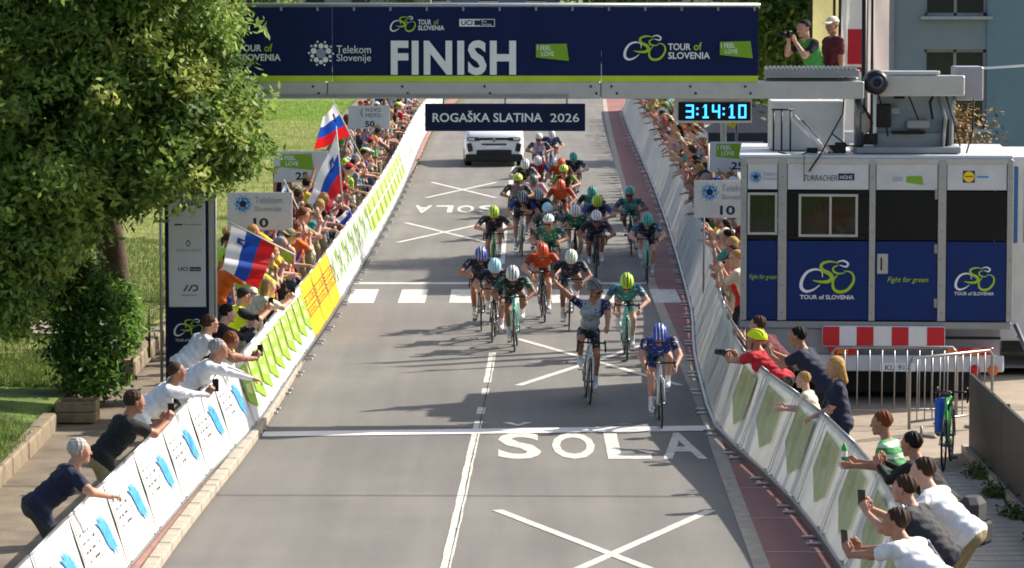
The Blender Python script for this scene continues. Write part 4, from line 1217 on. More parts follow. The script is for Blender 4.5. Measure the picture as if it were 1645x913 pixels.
def build_body(name, pelvis, spine, hands, feet, head_dir, hip_w=.085, sh_w=.175, torso=.50, bulk=1.0, hand_kind=('relaxed', 'relaxed'),
               palm=((0, 0, -1), (0, 0, -1)), elbow=((.6, .5, -.6), (-.6, .5, -.6)), knee=((0, -1, 0), (0, -1, 0)), roll=0.0, h=.021, up_arm=.29, fore=.26,
               thigh=.43, shin=.43, tight=False, armr=1.0, foot_dir=((0, -1, -.05), (0, -1, -.05)), shorts=.0, hand_dir=None, round_back=.0):
    """Person facing -Y. hands/feet: [(x,y,z) right(-X side), left(+X side)]. Returns mesh and head matrix."""
    P = Vector(pelvis); u = Vector(spine).normalized()
    lat = Vector((math.cos(roll), 0, math.sin(roll)))
    fw = lat.cross(u).normalized()      # points to the back
    b = Body()
    r = bulk
    cap = lambda a, c, ra, rb, lab, k=.03: b.cap(tuple(a), tuple(c), ra, rb, lab, k)
    bend = fw * round_back
    W_ = P + u * .18 + bend * .7; C_2 = P + u * (torso * .70) + bend; S_ = P + u * torso
    cap(P - lat * hip_w * .75, P + lat * hip_w * .75, .108 * r, .108 * r, BOTT, .05)
    cap(W_ - lat * .055, W_ + lat * .055, .108 * r, .108 * r, TORSO, .06)
    cap(C_2 - lat * .085, C_2 + lat * .085, .112 * r, .112 * r, TORSO, .06)
    cap(S_ - lat * (sh_w - .06) - u * .03, S_ + lat * (sh_w - .06) - u * .03, .062 * r, .062 * r, TORSO, .06)
    cap(P + u * (.14 if tight else 0), C_2, .105 * r, .11 * r, TORSO, .05)
    hd = Vector(head_dir[0]).normalized()           # where the face points
    up = Vector(head_dir[1]).normalized()           # crown direction
    hx = hd.cross(up).normalized(); up = hx.cross(hd)
    HM = Matrix((-hx, -hd, up)).transposed()        # local x, y, z axes
    if HM.determinant() < 0: HM = Matrix((hx, -hd, up)).transposed()
    Hc = S_ + (u * .5 + up * .5).normalized() * .19 + hd * .02
    cap(S_ - u * .02, Hc + HM @ Vector((0, .03, -.06)), .062, .054, SKIN, .03)
    parts = []
    for i, s in ((0, -1), (1, 1)):
        sh = S_ + lat * s * sh_w - u * .04
        el, wr = ik(sh, hands[i], up_arm, fore, elbow[i])
        m = sh.lerp(el, .60)
        if tight:
            cap(sh, m, .064, .056, SLEEVE, .03); cap(m, el, .052, .044, ARM, .012)
        else:
            cap(sh, m, .068 * armr, .064 * armr, SLEEVE, .03); cap(m, el, .049 * armr, .045 * armr, ARM, .006)
        cap(el, wr, .045, .030, ARM, .02)
        hdv = (wr - el) if hand_dir is None or hand_dir[i] is None else Vector(hand_dir[i])
        parts.append(xform(HANDS[hand_kind[i]], frame(hdv, palm[i]), wr, mirror=(s < 0)))
        hp = P + lat * s * hip_w
        kn, an = ik(hp, feet[i], thigh, shin, knee[i])
        if tight:
            cap(hp, hp.lerp(kn, .68), .088, .066, BOTT, .04); cap(hp.lerp(kn, .68), kn, .062, .052, SHANK, .015)
            calf = kn.lerp(an, .3) + (kn - an).cross(lat).normalized() * .012
            cap(kn, calf, .050, .054, SHANK, .03); cap(calf, an, .052, .033, SHANK, .02)
            cap(kn.lerp(an, .72), an, .040, .036, GLOVE, .008)      # sock
        else:
            cap(hp, kn, .092 * r, .068, BOTT, .04); cap(kn, an, .066, .050, SHANK, .02)
        fd = Vector(foot_dir[i]).normalized()
        dn = Vector((0, 0, -1))
        cap(an - fd * .05 + dn * .045, an + fd * .14 + dn * .05, .040, .034, SHOE, .02)
        cap(an, an + dn * .04, .040, .042, SHOE, .02)
    V, Q, L, C = b.mesh(h)
    # the shirt hangs a little over the hips
    t = (C - np.array(P)) @ np.array(u)
    lo = .11 if tight else -.07
    hip = (L == BOTT) & (t > lo) & (np.abs((C - np.array(P)) @ np.array(lat)) < .24)
    L[hip] = TORSO
    if not tight or True:      # folds in the cloth
        N = np.zeros_like(V); fn_ = np.cross(V[Q[:, 2]] - V[Q[:, 0]], V[Q[:, 3]] - V[Q[:, 1]])
        for k_ in range(4): np.add.at(N, Q[:, k_], fn_)
        N /= np.linalg.norm(N, axis=1)[:, None] + 1e-9
        cl = np.zeros(len(V)); cw = np.isin(L, [TORSO, SLEEVE, BOTT] + ([] if tight else [SHANK])).astype(float)
        for k_ in range(4): cl[Q[:, k_]] = np.maximum(cl[Q[:, k_]], cw)
        tt = (V - np.array(P)) @ np.array(u); ll = (V - np.array(P)) @ np.array(lat)
        fold = np.sin(tt * 38 + 9 * np.abs(ll) + 2.2 * np.sin(ll * 21)) * np.sin(ll * 15 + tt * 7 + 1) + .6 * np.sin(tt * 71 - ll * 33)
        V = V + N * (cl * fold * (.0025 if tight else .0062))[:, None]
    parts = [(V, Q, L), xform(HEAD, HM, Hc)] + parts
    V, Q, L = join(parts)
    me = mesh_np(name, V, Q, L, [None] * 10, smooth=True)
    HMat = HM.to_4x4(); HMat.translation = Hc
    return me, HMat

# ---- hair, caps, helmets (fitted in the head's own frame)
def field_mesh(name, fn, lo, hi, h, mats):
    ax = [np.arange(lo[i], hi[i], h) for i in range(3)]
    P = np.stack(np.meshgrid(*ax, indexing='ij'), -1)
    f, labf = fn(P)
    V, Q = nets(f, np.array(lo, float), h)
    mi = labf(V[Q].mean(1)) if labf else np.zeros(len(Q), int)
    return mesh_np(name, V, Q, mi, mats, smooth=True)
def ell(P, c, r):
    q = (P - np.array(c)) / np.array(r)
    k0 = np.sqrt((q * q).sum(-1)) + 1e-9
    return (k0 - 1) * min(r)
def hair_short(P):
    x, y, z = P[..., 0], P[..., 1], P[..., 2]
    nz = .003 * np.sin(x * 150 + z * 60 + y * 30 + 3 * np.sin(y * 50)) + .003 * np.sin(y * 140 - x * 60 + z * 40)
    sk = ell(P, (0, .022, .052), (.0925, .108, .100)) - nz * np.clip((z - .0) * 20, .2, 1)
    cut = np.minimum(z * .8 + y * .85 - .018 + .012 * np.sin(x * 70), z + y * 2.2 + .075)
    return np.maximum(sk, -cut), None
def hair_long(P):
    w = .004 * np.sin(P[..., 0] * 190) * np.sin(P[..., 2] * 35 + P[..., 1] * 60)
    sk = np.minimum(ell(P, (0, .02, .05), (.100, .116, .106)), capd(P, (-.045, .055, .02), (-.06, .085, -.17), .062, .045))
    sk = np.minimum(sk, capd(P, (.045, .055, .02), (.06, .085, -.17), .062, .045)) - w
    return np.maximum(sk, -(P[..., 2] * .35 + P[..., 1] * 1.0 + .012)), None
def hair_tail(P):
    sk = np.maximum(ell(P, (0, .02, .05), (.095, .108, .098)), -(P[..., 2] * .8 + P[..., 1] * .75 - .03))
    t = np.minimum(capd(P, (0, .115, .06), (0, .15, .0), .026, .034), capd(P, (0, .15, .0), (0, .14, -.13), .034, .012))
    return np.minimum(sk, t) - .003 * np.sin(P[..., 0] * 170), None
def hair_buzz(P):
    sk = ell(P, (0, .02, .05), (.0905, .103, .0925))
    return np.maximum(sk, -(P[..., 2] * .8 + P[..., 1] * .75 - .045)), None
def cap_f(P):
    sk = np.maximum(ell(P, (0, .018, .055), (.099, .114, .102)), -(P[..., 2] + P[..., 1] * .12 - .066))
    q = (P - np.array((0, -.115, .078)))
    br = np.maximum(np.sqrt((q[..., 0] / .078) ** 2 + (q[..., 1] / .085) ** 2) * .078 - .078, np.abs(q[..., 2] + q[..., 0] ** 2 * 3 - q[..., 1] * .2) - .007)
    return np.minimum(sk, br), None
def hat_f(P):
    sk = np.maximum(ell(P, (0, .018, .06), (.100, .114, .105)), -(P[..., 2] - .06))
    q = P - np.array((0, .015, .068))
    br = np.maximum(np.sqrt((q[..., 0]) ** 2 + (q[..., 1]) ** 2) - .19, np.abs(q[..., 2] + .03 * np.sin(3 * np.arctan2(q[..., 1], q[..., 0]))) - .009)
    return np.minimum(sk, br), None
def helmet_f(P):
    x, y, z = P[..., 0], P[..., 1], P[..., 2]
    sk = ell(P, (0, .025, .055), (.112, .152, .118))
    groove = .011 * (np.clip(np.cos(x * 2 * math.pi / .052), .15, 1) - .15) * (np.abs(x) < .085) * np.clip((z - .075) * 30, 0, 1)
    f = np.maximum(sk + groove, -(z + y * .22 - .045))
    f = np.minimum(f, np.maximum(np.abs(np.abs(x) - .083) - .005, np.maximum(np.abs(y - .01) - .010, np.abs(z + .02) - .085)))
    def lab(C):
        xx, zz = C[:, 0], C[:, 2]
        k = np.zeros(len(C), int)
        k[(np.cos(xx * 2 * math.pi / .052) > .62) & (np.abs(xx) < .085) & (zz > .088)] = 1
        k[zz < .03] = 1
        return k
    return f, lab
HAIR = {}
LO, HI = (-.21, -.24, -.22), (.21, .24, .20)
for nm, fn_, hh in (('short', hair_short, .0085), ('long', hair_long, .012), ('tail', hair_tail, .012), ('buzz', hair_buzz, .010), ('cap', cap_f, .008), ('hat', hat_f, .010), ('helmet', helmet_f, .0075)):
    HAIR[nm] = field_mesh({'cap': 'cap', 'hat': 'sun_hat', 'helmet': 'helmet'}.get(nm, 'hair'), fn_, LO, HI, hh, [None, None] if nm == 'helmet' else [None])
# sunglasses
b = MB()
for s_ in (-1, 1):
    b.box((s_ * .036, -.108, .012), (.056, .008, .034), rot=(0, 0, s_ * .25), bev=.003)
    b.tube([(s_ * .066, -.10, .018), (s_ * .09, .01, .02)], .003, 5)
b.box((0, -.113, .02), (.02, .006, .008))
GLASSES = b.mesh('sunglasses', [None])

# ---- paint pots
SKINS = [mat('skin_%d' % i, c, .55, var=.10, vscale=30, bump=.06, bscale=120, spec=.35) for i, c in enumerate(('#b98a74', '#a3735d', '#c79d88', '#8a604c', '#ad8270'))]
HAIRS = {n_: mat('hair_' + n_, c, .75, var=.35, vscale=45, bump=.25, bscale=70, spec=.2) for n_, c in
         dict(brown='#3b2a1e', black='#15120f', grey='#8d8a86', blond='#b08a52', auburn='#6a3a20', white='#a9a7a3').items()}
CLOTH = {n_: mat('cloth_' + n_, c, .85, var=.16, vscale=7, bump=.7, bscale=11) for n_, c in
         dict(white='#d9dade', black='#17181c', navy='#1a2138', red='#b4202a', yellow='#d9b51e', green='#3e8a3c', lime='#a9cf2f', grey='#75777c', pink='#d99aa6', orange='#d8641c',
              blue='#2a56b0', skyblue='#7fb0d6', maroon='#5a1c26', cream='#d8cdb6', teal='#2d8f8a', purple='#5a3a80', charcoal='#33353b', khaki='#8a8061', denim='#36507e', hivis='#d6e81e').items()}
def stripe_mat():
    m = mat('cloth_stripe', '#4f9a5c', .8, var=.1, vscale=7, bump=.3, bscale=16); nt = m.node_tree
    b = nt.nodes['Principled BSDF']; w = nt.nodes.new('ShaderNodeTexWave'); w.bands_direction = 'Z'; w.inputs['Scale'].default_value = 2.6; w.inputs['Distortion'].default_value = .6
    tc = nt.nodes.new('ShaderNodeTexCoord'); nt.links.new(tc.outputs['Object'], w.inputs['Vector'])
    r = nt.nodes.new('ShaderNodeValToRGB'); r.color_ramp.interpolation = 'CONSTANT'; r.color_ramp.elements[0].color = (*lin('#3f8a50'), 1); r.color_ramp.elements[1].position = .62; r.color_ramp.elements[1].color = (*lin('#b9d6bc'), 1)
    nt.links.new(w.outputs['Fac'], r.inputs['Fac']); nt.links.new(r.outputs['Color'], b.inputs['Base Color']); return m
CLOTH['stripe'] = stripe_mat()
EYEM = mat('eye', '#1d1713', .3, var=0); LIPM = mat('lip', '#9c5648', .5, var=.1)
def paint(o, skin, torso, sleeve=None, arm=None, bott=None, shank=None, shoe=None, sock=None):
    sl = [skin, torso, sleeve or torso, arm or skin, bott or CLOTH['navy'], shank or bott or CLOTH['navy'], shoe or CLOTH['black'], EYEM, LIPM, sock or skin]
    for i, m in enumerate(sl):
        o.material_slots[i].link = 'OBJECT'; o.material_slots[i].material = m
def part1(name, me, mats, parent, M):
    o = link(name, me, parent); o.matrix_local = M
    for i, m in enumerate(mats):
        o.material_slots[i].link = 'OBJECT'; o.material_slots[i].material = m
    return o

# ---- spectator poses (facing -Y, barrier in front of them)
std_feet = [(-.11, .02, .09), (.11, -.02, .09)]
def sp(name, lean, hands, **k):
    pz = k.pop('pz', .93); py = k.pop('py', .0); yaw = k.pop('yaw', 0.0); look = k.pop('look', -.12); tw = k.pop('sway', .0)
    sp_v = (tw, -math.sin(lean), math.cos(lean))
    hd = (math.sin(yaw), -math.cos(yaw), look)
    return build_body(name, (0, py, pz), sp_v, hands, k.pop('feet', std_feet), (hd, (0, -math.sin(lean) * .3, 1)), **k)
POSES = {}
FWD = ((0, 0, -1), (0, 0, -1))
K0 = dict(bulk=1.08, sh_w=.185)
POSES['rail'] = sp('person', .50, [(-.24, -.36, 1.05), (.22, -.38, 1.05)], py=.14, palm=FWD, look=-.1, **K0)
POSES['rail_look'] = sp('person', .55, [(-.26, -.34, 1.05), (.18, -.38, 1.06)], py=.16, palm=FWD, yaw=.7, look=-.05, **K0)
POSES['phone'] = sp('person', .25, [(-.05, -.44, 1.42), (.08, -.42, 1.41)], py=.05, hand_kind=('grip', 'grip'), palm=((.8, .1, 0), (-.8, .1, 0)), yaw=.35, look=-.05, **K0)
POSES['clap'] = sp('person', .18, [(-.07, -.34, 1.20), (.07, -.32, 1.18)], py=.03, hand_kind=('open', 'open'), palm=((1, 0, 0), (-1, 0, 0)), yaw=.4, **K0)
POSES['wave'] = sp('person', .15, [(-.30, -.25, 1.80), (.20, -.40, 1.04)], py=.02, hand_kind=('open', 'relaxed'), palm=((0, -1, 0), (0, 0, -1)), elbow=((-.8, .2, 0), (.6, .5, -.6)), yaw=.3, **K0)
POSES['cheer'] = sp('person', .05, [(-.34, -.15, 1.82), (.32, -.2, 1.84)], py=.0, hand_kind=('open', 'open'), palm=((0, -1, 0), (0, -1, 0)), elbow=((-1, .1, 0), (1, .1, 0)), look=.05, **K0)
POSES['stand'] = sp('person', .03, [(-.27, -.06, .82), (.27, -.04, .82)], yaw=.3, look=-.1, **K0)
POSES['reach'] = sp('person', .78, [(-.12, -.86, 1.06), (.16, -.90, 1.08)], py=.26, palm=FWD, look=.15, round_back=.03, **K0)
POSES['photo'] = sp('person', .40, [(-.06, -.40, 1.40), (.07, -.38, 1.38)], py=.10, hand_kind=('grip', 'grip'), palm=((.7, .2, -.3), (-.7, .2, -.3)), look=-.08, elbow=((-.5, .1, -.9), (.5, .1, -.9)), hand_dir=[(0, -.45, .85), (0, -.45, .85)], **K0)
POSES['hip'] = sp('person', .05, [(-.30, .0, 1.02), (.30, -.02, 1.02)], elbow=((-1, .4, 0), (1, .4, 0)), yaw=-.2, **K0)
# the nearest people: finer surface, sturdier, bent over the rail
K1 = dict(h=.0135, bulk=1.16, sh_w=.195, armr=1.08, round_back=.04)
wide = [(-.17, .06, .09), (.17, -.12, .09)]
POSES['n_rail'] = sp('person', .82, [(-.30, -.42, 1.00), (.27, -.36, 1.00)], pz=.90, py=.26, palm=FWD, look=.0, feet=wide, elbow=((-.9, .3, -.2), (.9, .3, -.2)), hand_dir=[(.3, -.9, -.1), (-.3, -.9, -.1)], **K1)
POSES['n_photo'] = sp('person', .70, [(-.07, -.55, 1.26), (.07, -.53, 1.24)], pz=.91, py=.22, hand_kind=('grip', 'grip'), palm=((.8, .1, -.2), (-.8, .1, -.2)), look=-.05, feet=wide, elbow=((-.5, .1, -.9), (.5, .1, -.9)), hand_dir=[(0, -.45, .85), (0, -.45, .85)], **K1)
POSES['n_reach'] = sp('person', 1.02, [(-.24, -.62, .99), (.24, -.54, 1.0)], pz=.89, py=.30, palm=FWD, look=.1, feet=wide, elbow=((-.9, .1, .1), (.9, .1, .1)), **K1)
POSES['n_film'] = sp('person', .92, [(-.04, -.64, 1.10), (.10, -.62, 1.08)], pz=.90, py=.28, hand_kind=('grip', 'grip'), palm=((.8, .1, 0), (-.8, .1, 0)), look=.05, yaw=.2, feet=wide, elbow=((-.6, .2, -.7), (.6, .2, -.7)), hand_dir=[(0, -.45, .85), (0, -.45, .85)], **K1)
POSES['n_stand'] = sp('person', .12, [(-.24, -.30, 1.02), (.22, -.34, 1.04)], yaw=.3, look=-.15, feet=wide, **K1)
POSES['n_kid'] = sp('person', .35, [(-.10, -.42, 1.16), (.10, -.40, 1.14)], py=.1, hand_kind=('open', 'open'), palm=((1, 0, 0), (-1, 0, 0)), look=-.05, h=.0135, bulk=1.0)

BUILT = []
def person(x, y, z, rz, pose, label, skin, top, bott='navy', sleeve=None, arm=None, shank=None, shoe='black', hair=('short', 'brown'), glasses=False, sc=1.0, group=None, extra=None):
    me, HM = POSES[pose]
    o = link('person', me); o.location = (x, y, z); o.rotation_euler = (0, 0, rz); o.scale = (sc, sc, sc)
    sk = SKINS[skin]
    cl = lambda c: None if c is None else (sk if c == 'skin' else CLOTH[c])
    paint(o, sk, CLOTH[top], cl(sleeve), cl(arm), CLOTH[bott], cl(shank), CLOTH[shoe])
    if hair:
        if hair[0] in ('cap', 'hat'):
            part1('hair', HAIR['buzz'], [HAIRS[hair[2] if len(hair) > 2 else 'brown']], o, HM)
            part1('cap' if hair[0] == 'cap' else 'sun_hat', HAIR[hair[0]], [CLOTH[hair[1]]], o, HM)
        elif hair[0] == 'helmet':
            part1('helmet', HAIR['helmet'], [CLOTH[hair[1]], CLOTH['black']], o, HM)
        else:
            part1('hair', HAIR[hair[0]], [HAIRS[hair[1]]], o, HM)
    if glasses: part1('sunglasses', GLASSES, [BLACKP], o, HM)
    tag(o, label, 'person', group)
    BUILT.append(o)
    return o, HM

def near(px, py, z0, rz, pose, label, *a_, sc=1.0, **k):
    """Stand a person so that the head is where the survey puts it."""
    h_ = POSES[pose][1].translation * sc
    g_ = ground(px, py, z0 + h_.z)
    q = Matrix.Rotation(rz, 3, 'Z') @ Vector((h_.x, h_.y, 0))
    return person(g_.x - q.x, g_.y - q.y, z0, rz, pose, label, *a_, sc=sc, **k)

# ------------------------------------------------------------------ racing bicycle (rides towards -Y, origin under the front hub)
def ring(R0, z=0, n=28): return [(0, R0 * math.cos(2 * math.pi * i / n), R0 * math.sin(2 * math.pi * i / n)) for i in range(n)]
ME = {}
ME['tyre'] = MB().tube(ring(.335), .0125, 6, closed=True).mesh('tyre', [None])
b = MB()
prof = [(.322, .011), (.30, .013), (.275, .008), (.272, 0), (.275, -.008), (.30, -.013), (.322, -.011)]
n = 28
rows = [[(x, r * math.cos(2 * math.pi * i / n), r * math.sin(2 * math.pi * i / n)) for r, x in prof] for i in range(n + 1)]
ME['rim'] = MB().sheet(rows, smooth=True).mesh('rim', [None])
b = MB()
for i in range(16):
    a = 2 * math.pi * i / 16
    b.tube([((-1) ** i * .025, .02 * math.cos(a + .5), .02 * math.sin(a + .5)), (0, .276 * math.cos(a), .276 * math.sin(a))], .0018, 4, cap=False)
b.tube([(-.045, 0, 0), (.045, 0, 0)], .018, 8)
ME['spokes'] = b.mesh('spokes', [None])
FH, RH, BB, SEAT, HT, HB = (0, 0, .335), (0, .99, .335), (0, .575, .27), (0, .785, .90), (0, .155, .86), (0, .115, .72)
b = MB()
b.tube([HB, BB], [.026, .03], 8).tube([HT, (0, .74, .80)], [.019, .016], 8).tube([BB, (0, .785, .93)], [.02, .016], 8).tube([HT, HB], .022, 8)
for s_ in (-1, 1):
    b.tube([(s_ * .03, .575, .27), (s_ * .06, .99, .335)], [.012, .009], 6).tube([(s_ * .012, .72, .74), (s_ * .06, .99, .335)], [.010, .007], 6)
ME['frame'] = b.mesh('frame', [None])
b = MB().tube([HB, (0, .10, .70)], .022, 8)
for s_ in (-1, 1): b.tube([(0, .105, .705), (s_ * .04, .085, .66), (s_ * .055, 0, .335)], [.016, .014, .008], 6)
ME['fork'] = b.mesh('fork', [None])
b = MB().tube([(0, .165, .89), (0, .06, .905)], .016, 8)
for s_ in (-1, 1):
    b.tube([(0, .06, .905), (s_ * .12, .055, .905), (s_ * .19, .04, .90), (s_ * .20, -.02, .89), (s_ * .205, -.055, .85), (s_ * .21, -.035, .79), (s_ * .212, .06, .775)], .0135, 8)
    b.tube([(s_ * .20, -.02, .895), (s_ * .195, -.085, .925), (s_ * .19, -.09, .955)], [.017, .018, .010], 8)
    b.tube([(s_ * .20, -.085, .92), (s_ * .205, -.10, .83)], .006, 5)
ME['handlebar'] = b.mesh('handlebar', [None])
ME['saddle'] = MB().add([(-.025, .63, .965), (.025, .63, .965), (.03, .74, .968), (.07, .86, .975), (-.07, .86, .975), (-.03, .74, .968),
                         (-.018, .63, .93), (.018, .63, .93), (.022, .74, .93), (.06, .86, .935), (-.06, .86, .935), (-.022, .74, .93)],
                        [(0, 1, 2, 5), (5, 2, 3, 4), (0, 6, 7, 1), (1, 7, 8, 2), (2, 8, 9, 3), (3, 9, 10, 4), (4, 10, 11, 5), (5, 11, 6, 0), (6, 11, 8, 7), (11, 10, 9, 8)]).mesh('saddle', [None])
b = MB().lathe([(.06, -.003), (.098, -.003), (.098, .003), (.06, .003)], 24, (-.05, 0, 0), 'x').tube([(-.055, 0, 0), (.055, 0, 0)], .02, 8)
b.tube([(-.062, 0, 0), (-.075, 0, -.172)], [.014, .010], 6).tube([(.062, 0, 0), (.075, 0, .172)], [.014, .010], 6)
for s_ in (-1, 1):
    b.box((s_ * .115, 0, s_ * .172), (.07, .07, .02))
ME['crank'] = b.mesh('crankset', [None])
BIKEP = {}
def bpaint(o, m):
    o.material_slots[0].link = 'OBJECT'; o.material_slots[0].material = m
def bike(loc, rz, lean, fcol, label, crank=0.0, rimcol=None, barcol=None, group='race bicycles', stand=0.0):
    t = thing('racing_bicycle', label, 'bicycle', loc, rz, group)
    t.rotation_euler = (0, lean, rz)
    cm = mat('bike_' + fcol, {'white': '#d6d8da', 'black': '#16181b', 'green': '#3f9a4a', 'blue': '#22479c', 'red': '#a8222a', 'orange': '#d0601a', 'teal': '#3aa39a', 'celeste': '#7fd0c0'}[fcol], .25, .1, .05, spec=.6)
    blk = mat('carbon', '#141517', .35, var=.1)
    for nm, me, m in (('frame', 'frame', cm), ('fork', 'fork', cm), ('handlebar', 'handlebar', blk), ('saddle', 'saddle', blk)):
        bpaint(link(nm, ME[me], t), m)
    ck = link('crankset', ME['crank'], t, BB); ck.rotation_euler = (crank, 0, 0); bpaint(ck, STEEL)
    for hub in (FH, RH):
        w = link('wheel', ME['tyre'], t, hub); bpaint(w, RUB)
        bpaint(link('rim', ME['rim'], w), blk); bpaint(link('spokes', ME['spokes'], w), STEEL)
    return t

# ---- rider poses: pelvis over the saddle, hands on the drops or hoods, feet on the pedals
def pedal(crank, s):
    """Ankle for the pedal on side s (s=-1: rider's right = -X, arm hanging at crank=0)."""
    a = crank + (0 if s < 0 else math.pi)
    return Vector((s * .115, BB[1] + .172 * math.sin(a) + .07, BB[2] - .172 * math.cos(a) + .135))
def rider(name, crank, drop=True, low=0.0, head=(0, -1, -1.6), pelv=(0, .76, .99), out=.75, hands=None, hk=('grip', 'grip'), sh=.46, spine=None, roll=0.0, **k):
    ft = [pedal(crank, -1), pedal(crank, 1)]
    if hands is None:
        hands = [(-.205, -.02, .855), (.205, -.02, .855)] if drop else [(-.20, -.03, .985), (.20, -.03, .985)]
    spn = spine or (0, -.93, .36 - low)
    return build_body(name, pelv, spn, hands, ft, (head, (0, -.45, .9)), sh_w=.195, bulk=.88, torso=.52, hand_kind=hk, round_back=.05, tight=True,
                      palm=((.9, -.1, -.1), (-.9, -.1, -.1)), elbow=((-out - .5, .15, -.5), (out + .5, .15, -.5)), knee=((-.12, -1, .3), (.12, -1, .3)),
                      hand_dir=k.pop('hand_dir', [(0, -.35, -.9), (0, -.35, -.9)] if drop else [(0, -1, -.15), (0, -1, -.15)]), h=.0185, roll=roll, **k)
RP = {}
RP['drops_a'] = (rider('person', .15), .15)
RP['drops_b'] = (rider('person', math.pi + .2), math.pi + .2)
RP['drops_c'] = (rider('person', 1.4, low=.06, head=(.1, -1, -.7)), 1.4)
RP['hoods_a'] = (rider('person', .6, drop=False, low=-.10), .6)
RP['hoods_b'] = (rider('person', math.pi - .5, drop=False, low=-.10, head=(-.15, -1, -.4)), math.pi - .5)
RP['throw'] = (rider('person', -.1, low=.02, pelv=(0, .84, 1.02), head=(0, -1, -1.5), out=1.0), -.1)
RP['upright'] = (rider('person', math.pi - .1, pelv=(0, .80, .99), spine=(.10, -.40, 1), hands=[(-.60, .30, 1.80), (.24, .0, .97)], head=(.75, -.8, -.35), hk=('grip', 'grip'), roll=.06,
                       hand_dir=[(-.5, .1, .8), (0, -1, -.3)]), math.pi - .1)
def jersey(name, c, c2=None, mark='#d8d9da', panel=None):
    """Racing jersey: base colour, darker side panels and rows of small sponsor marks."""
    m = mat('jersey_' + name, c, .6, var=.14, vscale=9, bump=.3, bscale=22, col2=c2)
    nt = m.node_tree; b = nt.nodes['Principled BSDF']; L = nt.links.new
    src = b.inputs['Base Color'].links[0].from_socket
    tc = nt.nodes.new('ShaderNodeTexCoord')
    def node(t, **k):
        n = nt.nodes.new(t)
        for a_, v in k.items(): setattr(n, a_, v)
        return n
    sep = node('ShaderNodeSeparateXYZ'); L(tc.outputs['Object'], sep.inputs[0])
    ab = node('ShaderNodeMath', operation='ABSOLUTE'); L(sep.outputs[0], ab.inputs[0])
    gt = node('ShaderNodeMath', operation='GREATER_THAN'); L(ab.outputs[0], gt.inputs[0]); gt.inputs[1].default_value = .155
    mx = node('ShaderNodeMix', data_type='RGBA'); L(gt.outputs[0], mx.inputs[0]); L(src, mx.inputs[6])
    mx.inputs[7].default_value = (*(lin(panel) if panel else tuple(v * .55 for v in lin(c))), 1)
    mp = node('ShaderNodeMapping'); mp.inputs['Scale'].default_value = (16, 26, 26); L(tc.outputs['Object'], mp.inputs['Vector'])
    vo = node('ShaderNodeTexNoise'); vo.inputs['Scale'].default_value = 1.0; vo.inputs['Detail'].default_value = 2; L(mp.outputs['Vector'], vo.inputs['Vector'])
    th = node('ShaderNodeMath', operation='GREATER_THAN'); L(vo.outputs['Fac'], th.inputs[0]); th.inputs[1].default_value = .635
    mx2 = node('ShaderNodeMix', data_type='RGBA'); L(th.outputs[0], mx2.inputs[0]); L(mx.outputs[2], mx2.inputs[6]); mx2.inputs[7].default_value = (*lin(mark), 1)
    L(mx2.outputs[2], b.inputs['Base Color'])
    return m
JER = {n_: jersey(n_, *a_) for n_, a_ in dict(
    blue=('#1a3684', None, '#c9ccd4', '#121d44'), navy=('#182038', None, '#8f98ac', '#10141f'), white=('#8d9199', '#adb0b6', '#1f3674', '#2a4080'), teal=('#2c7d78', '#58a89f', '#cfe4e0', '#1b3f46'),  # white cloth is greyed: the truck's shade is put into its colour
    orange=('#c94a18', None, '#1f1f1f', '#8f3010'), green=('#2a7a52', None, '#d5e0da', '#1a4a38'), red=('#a82028', None, '#dadada', '#661218'), black=('#17191d', None, '#9a9c9e', '#0e0f12'),
    pinkwhite=('#c8a8ae', '#dcd4d6', '#b04a5a', '#a88890'), lilac=('#7d78a8', '#bab8d0', '#e4e4ea', '#4a4670'), lime=('#a8c828', None, '#1c1e1c', '#6c8418'), grey=('#70767e', None, '#c4c6c8', '#44484e'),
    cyan=('#4a93ac', '#7fc0cc', '#d8e8ee', '#2a5a70')).items()}
SHORTS = JER['black']; SOCKW = CLOTH['white']
HELM = {n_: mat('helmet_' + n_, c, .3, var=.06, spec=.5) for n_, c in dict(white='#cfd1d4', blue='#20409a', navy='#1c2440', grey='#5d6168', lime='#b2d22c', black='#15171a', cyan='#86c4d8', teal='#3aa49a', orange='#d8521c', red='#a8242a', green='#3a9a5a').items()}
def cyclist(px, py, pose, jersey, helmet, label, bikelabel, frame_c='black', sleeve=None, shorts=None, skin=1, sock='white', stripe='black', rz=0.0, lean=0.0, sc=1.0, glasses=True):
    g_ = ground(px, py)
    (me, HM), ck = RP[pose]
    loc = (g_.x, g_.y, .008)
    bike(loc, rz, lean, frame_c, bikelabel, crank=ck)
    o = link('person', me); o.location = loc; o.rotation_euler = (0, lean, rz)
    j = JER[jersey]; sk = SKINS[skin]
    paint(o, sk, j, JER[sleeve] if sleeve else j, None, JER[shorts] if shorts else SHORTS, sk, CLOTH['white'] if sock == 'white' else CLOTH['black'], CLOTH['white'] if sock == 'white' else CLOTH['black'])
    hp = part1('helmet', HAIR['helmet'], [HELM[helmet], HELM[stripe]], o, HM)
    if glasses: part1('sunglasses', GLASSES, [BLACKP], o, HM)
    tag(o, label, 'cyclist', 'sprinting cyclists')
    return o
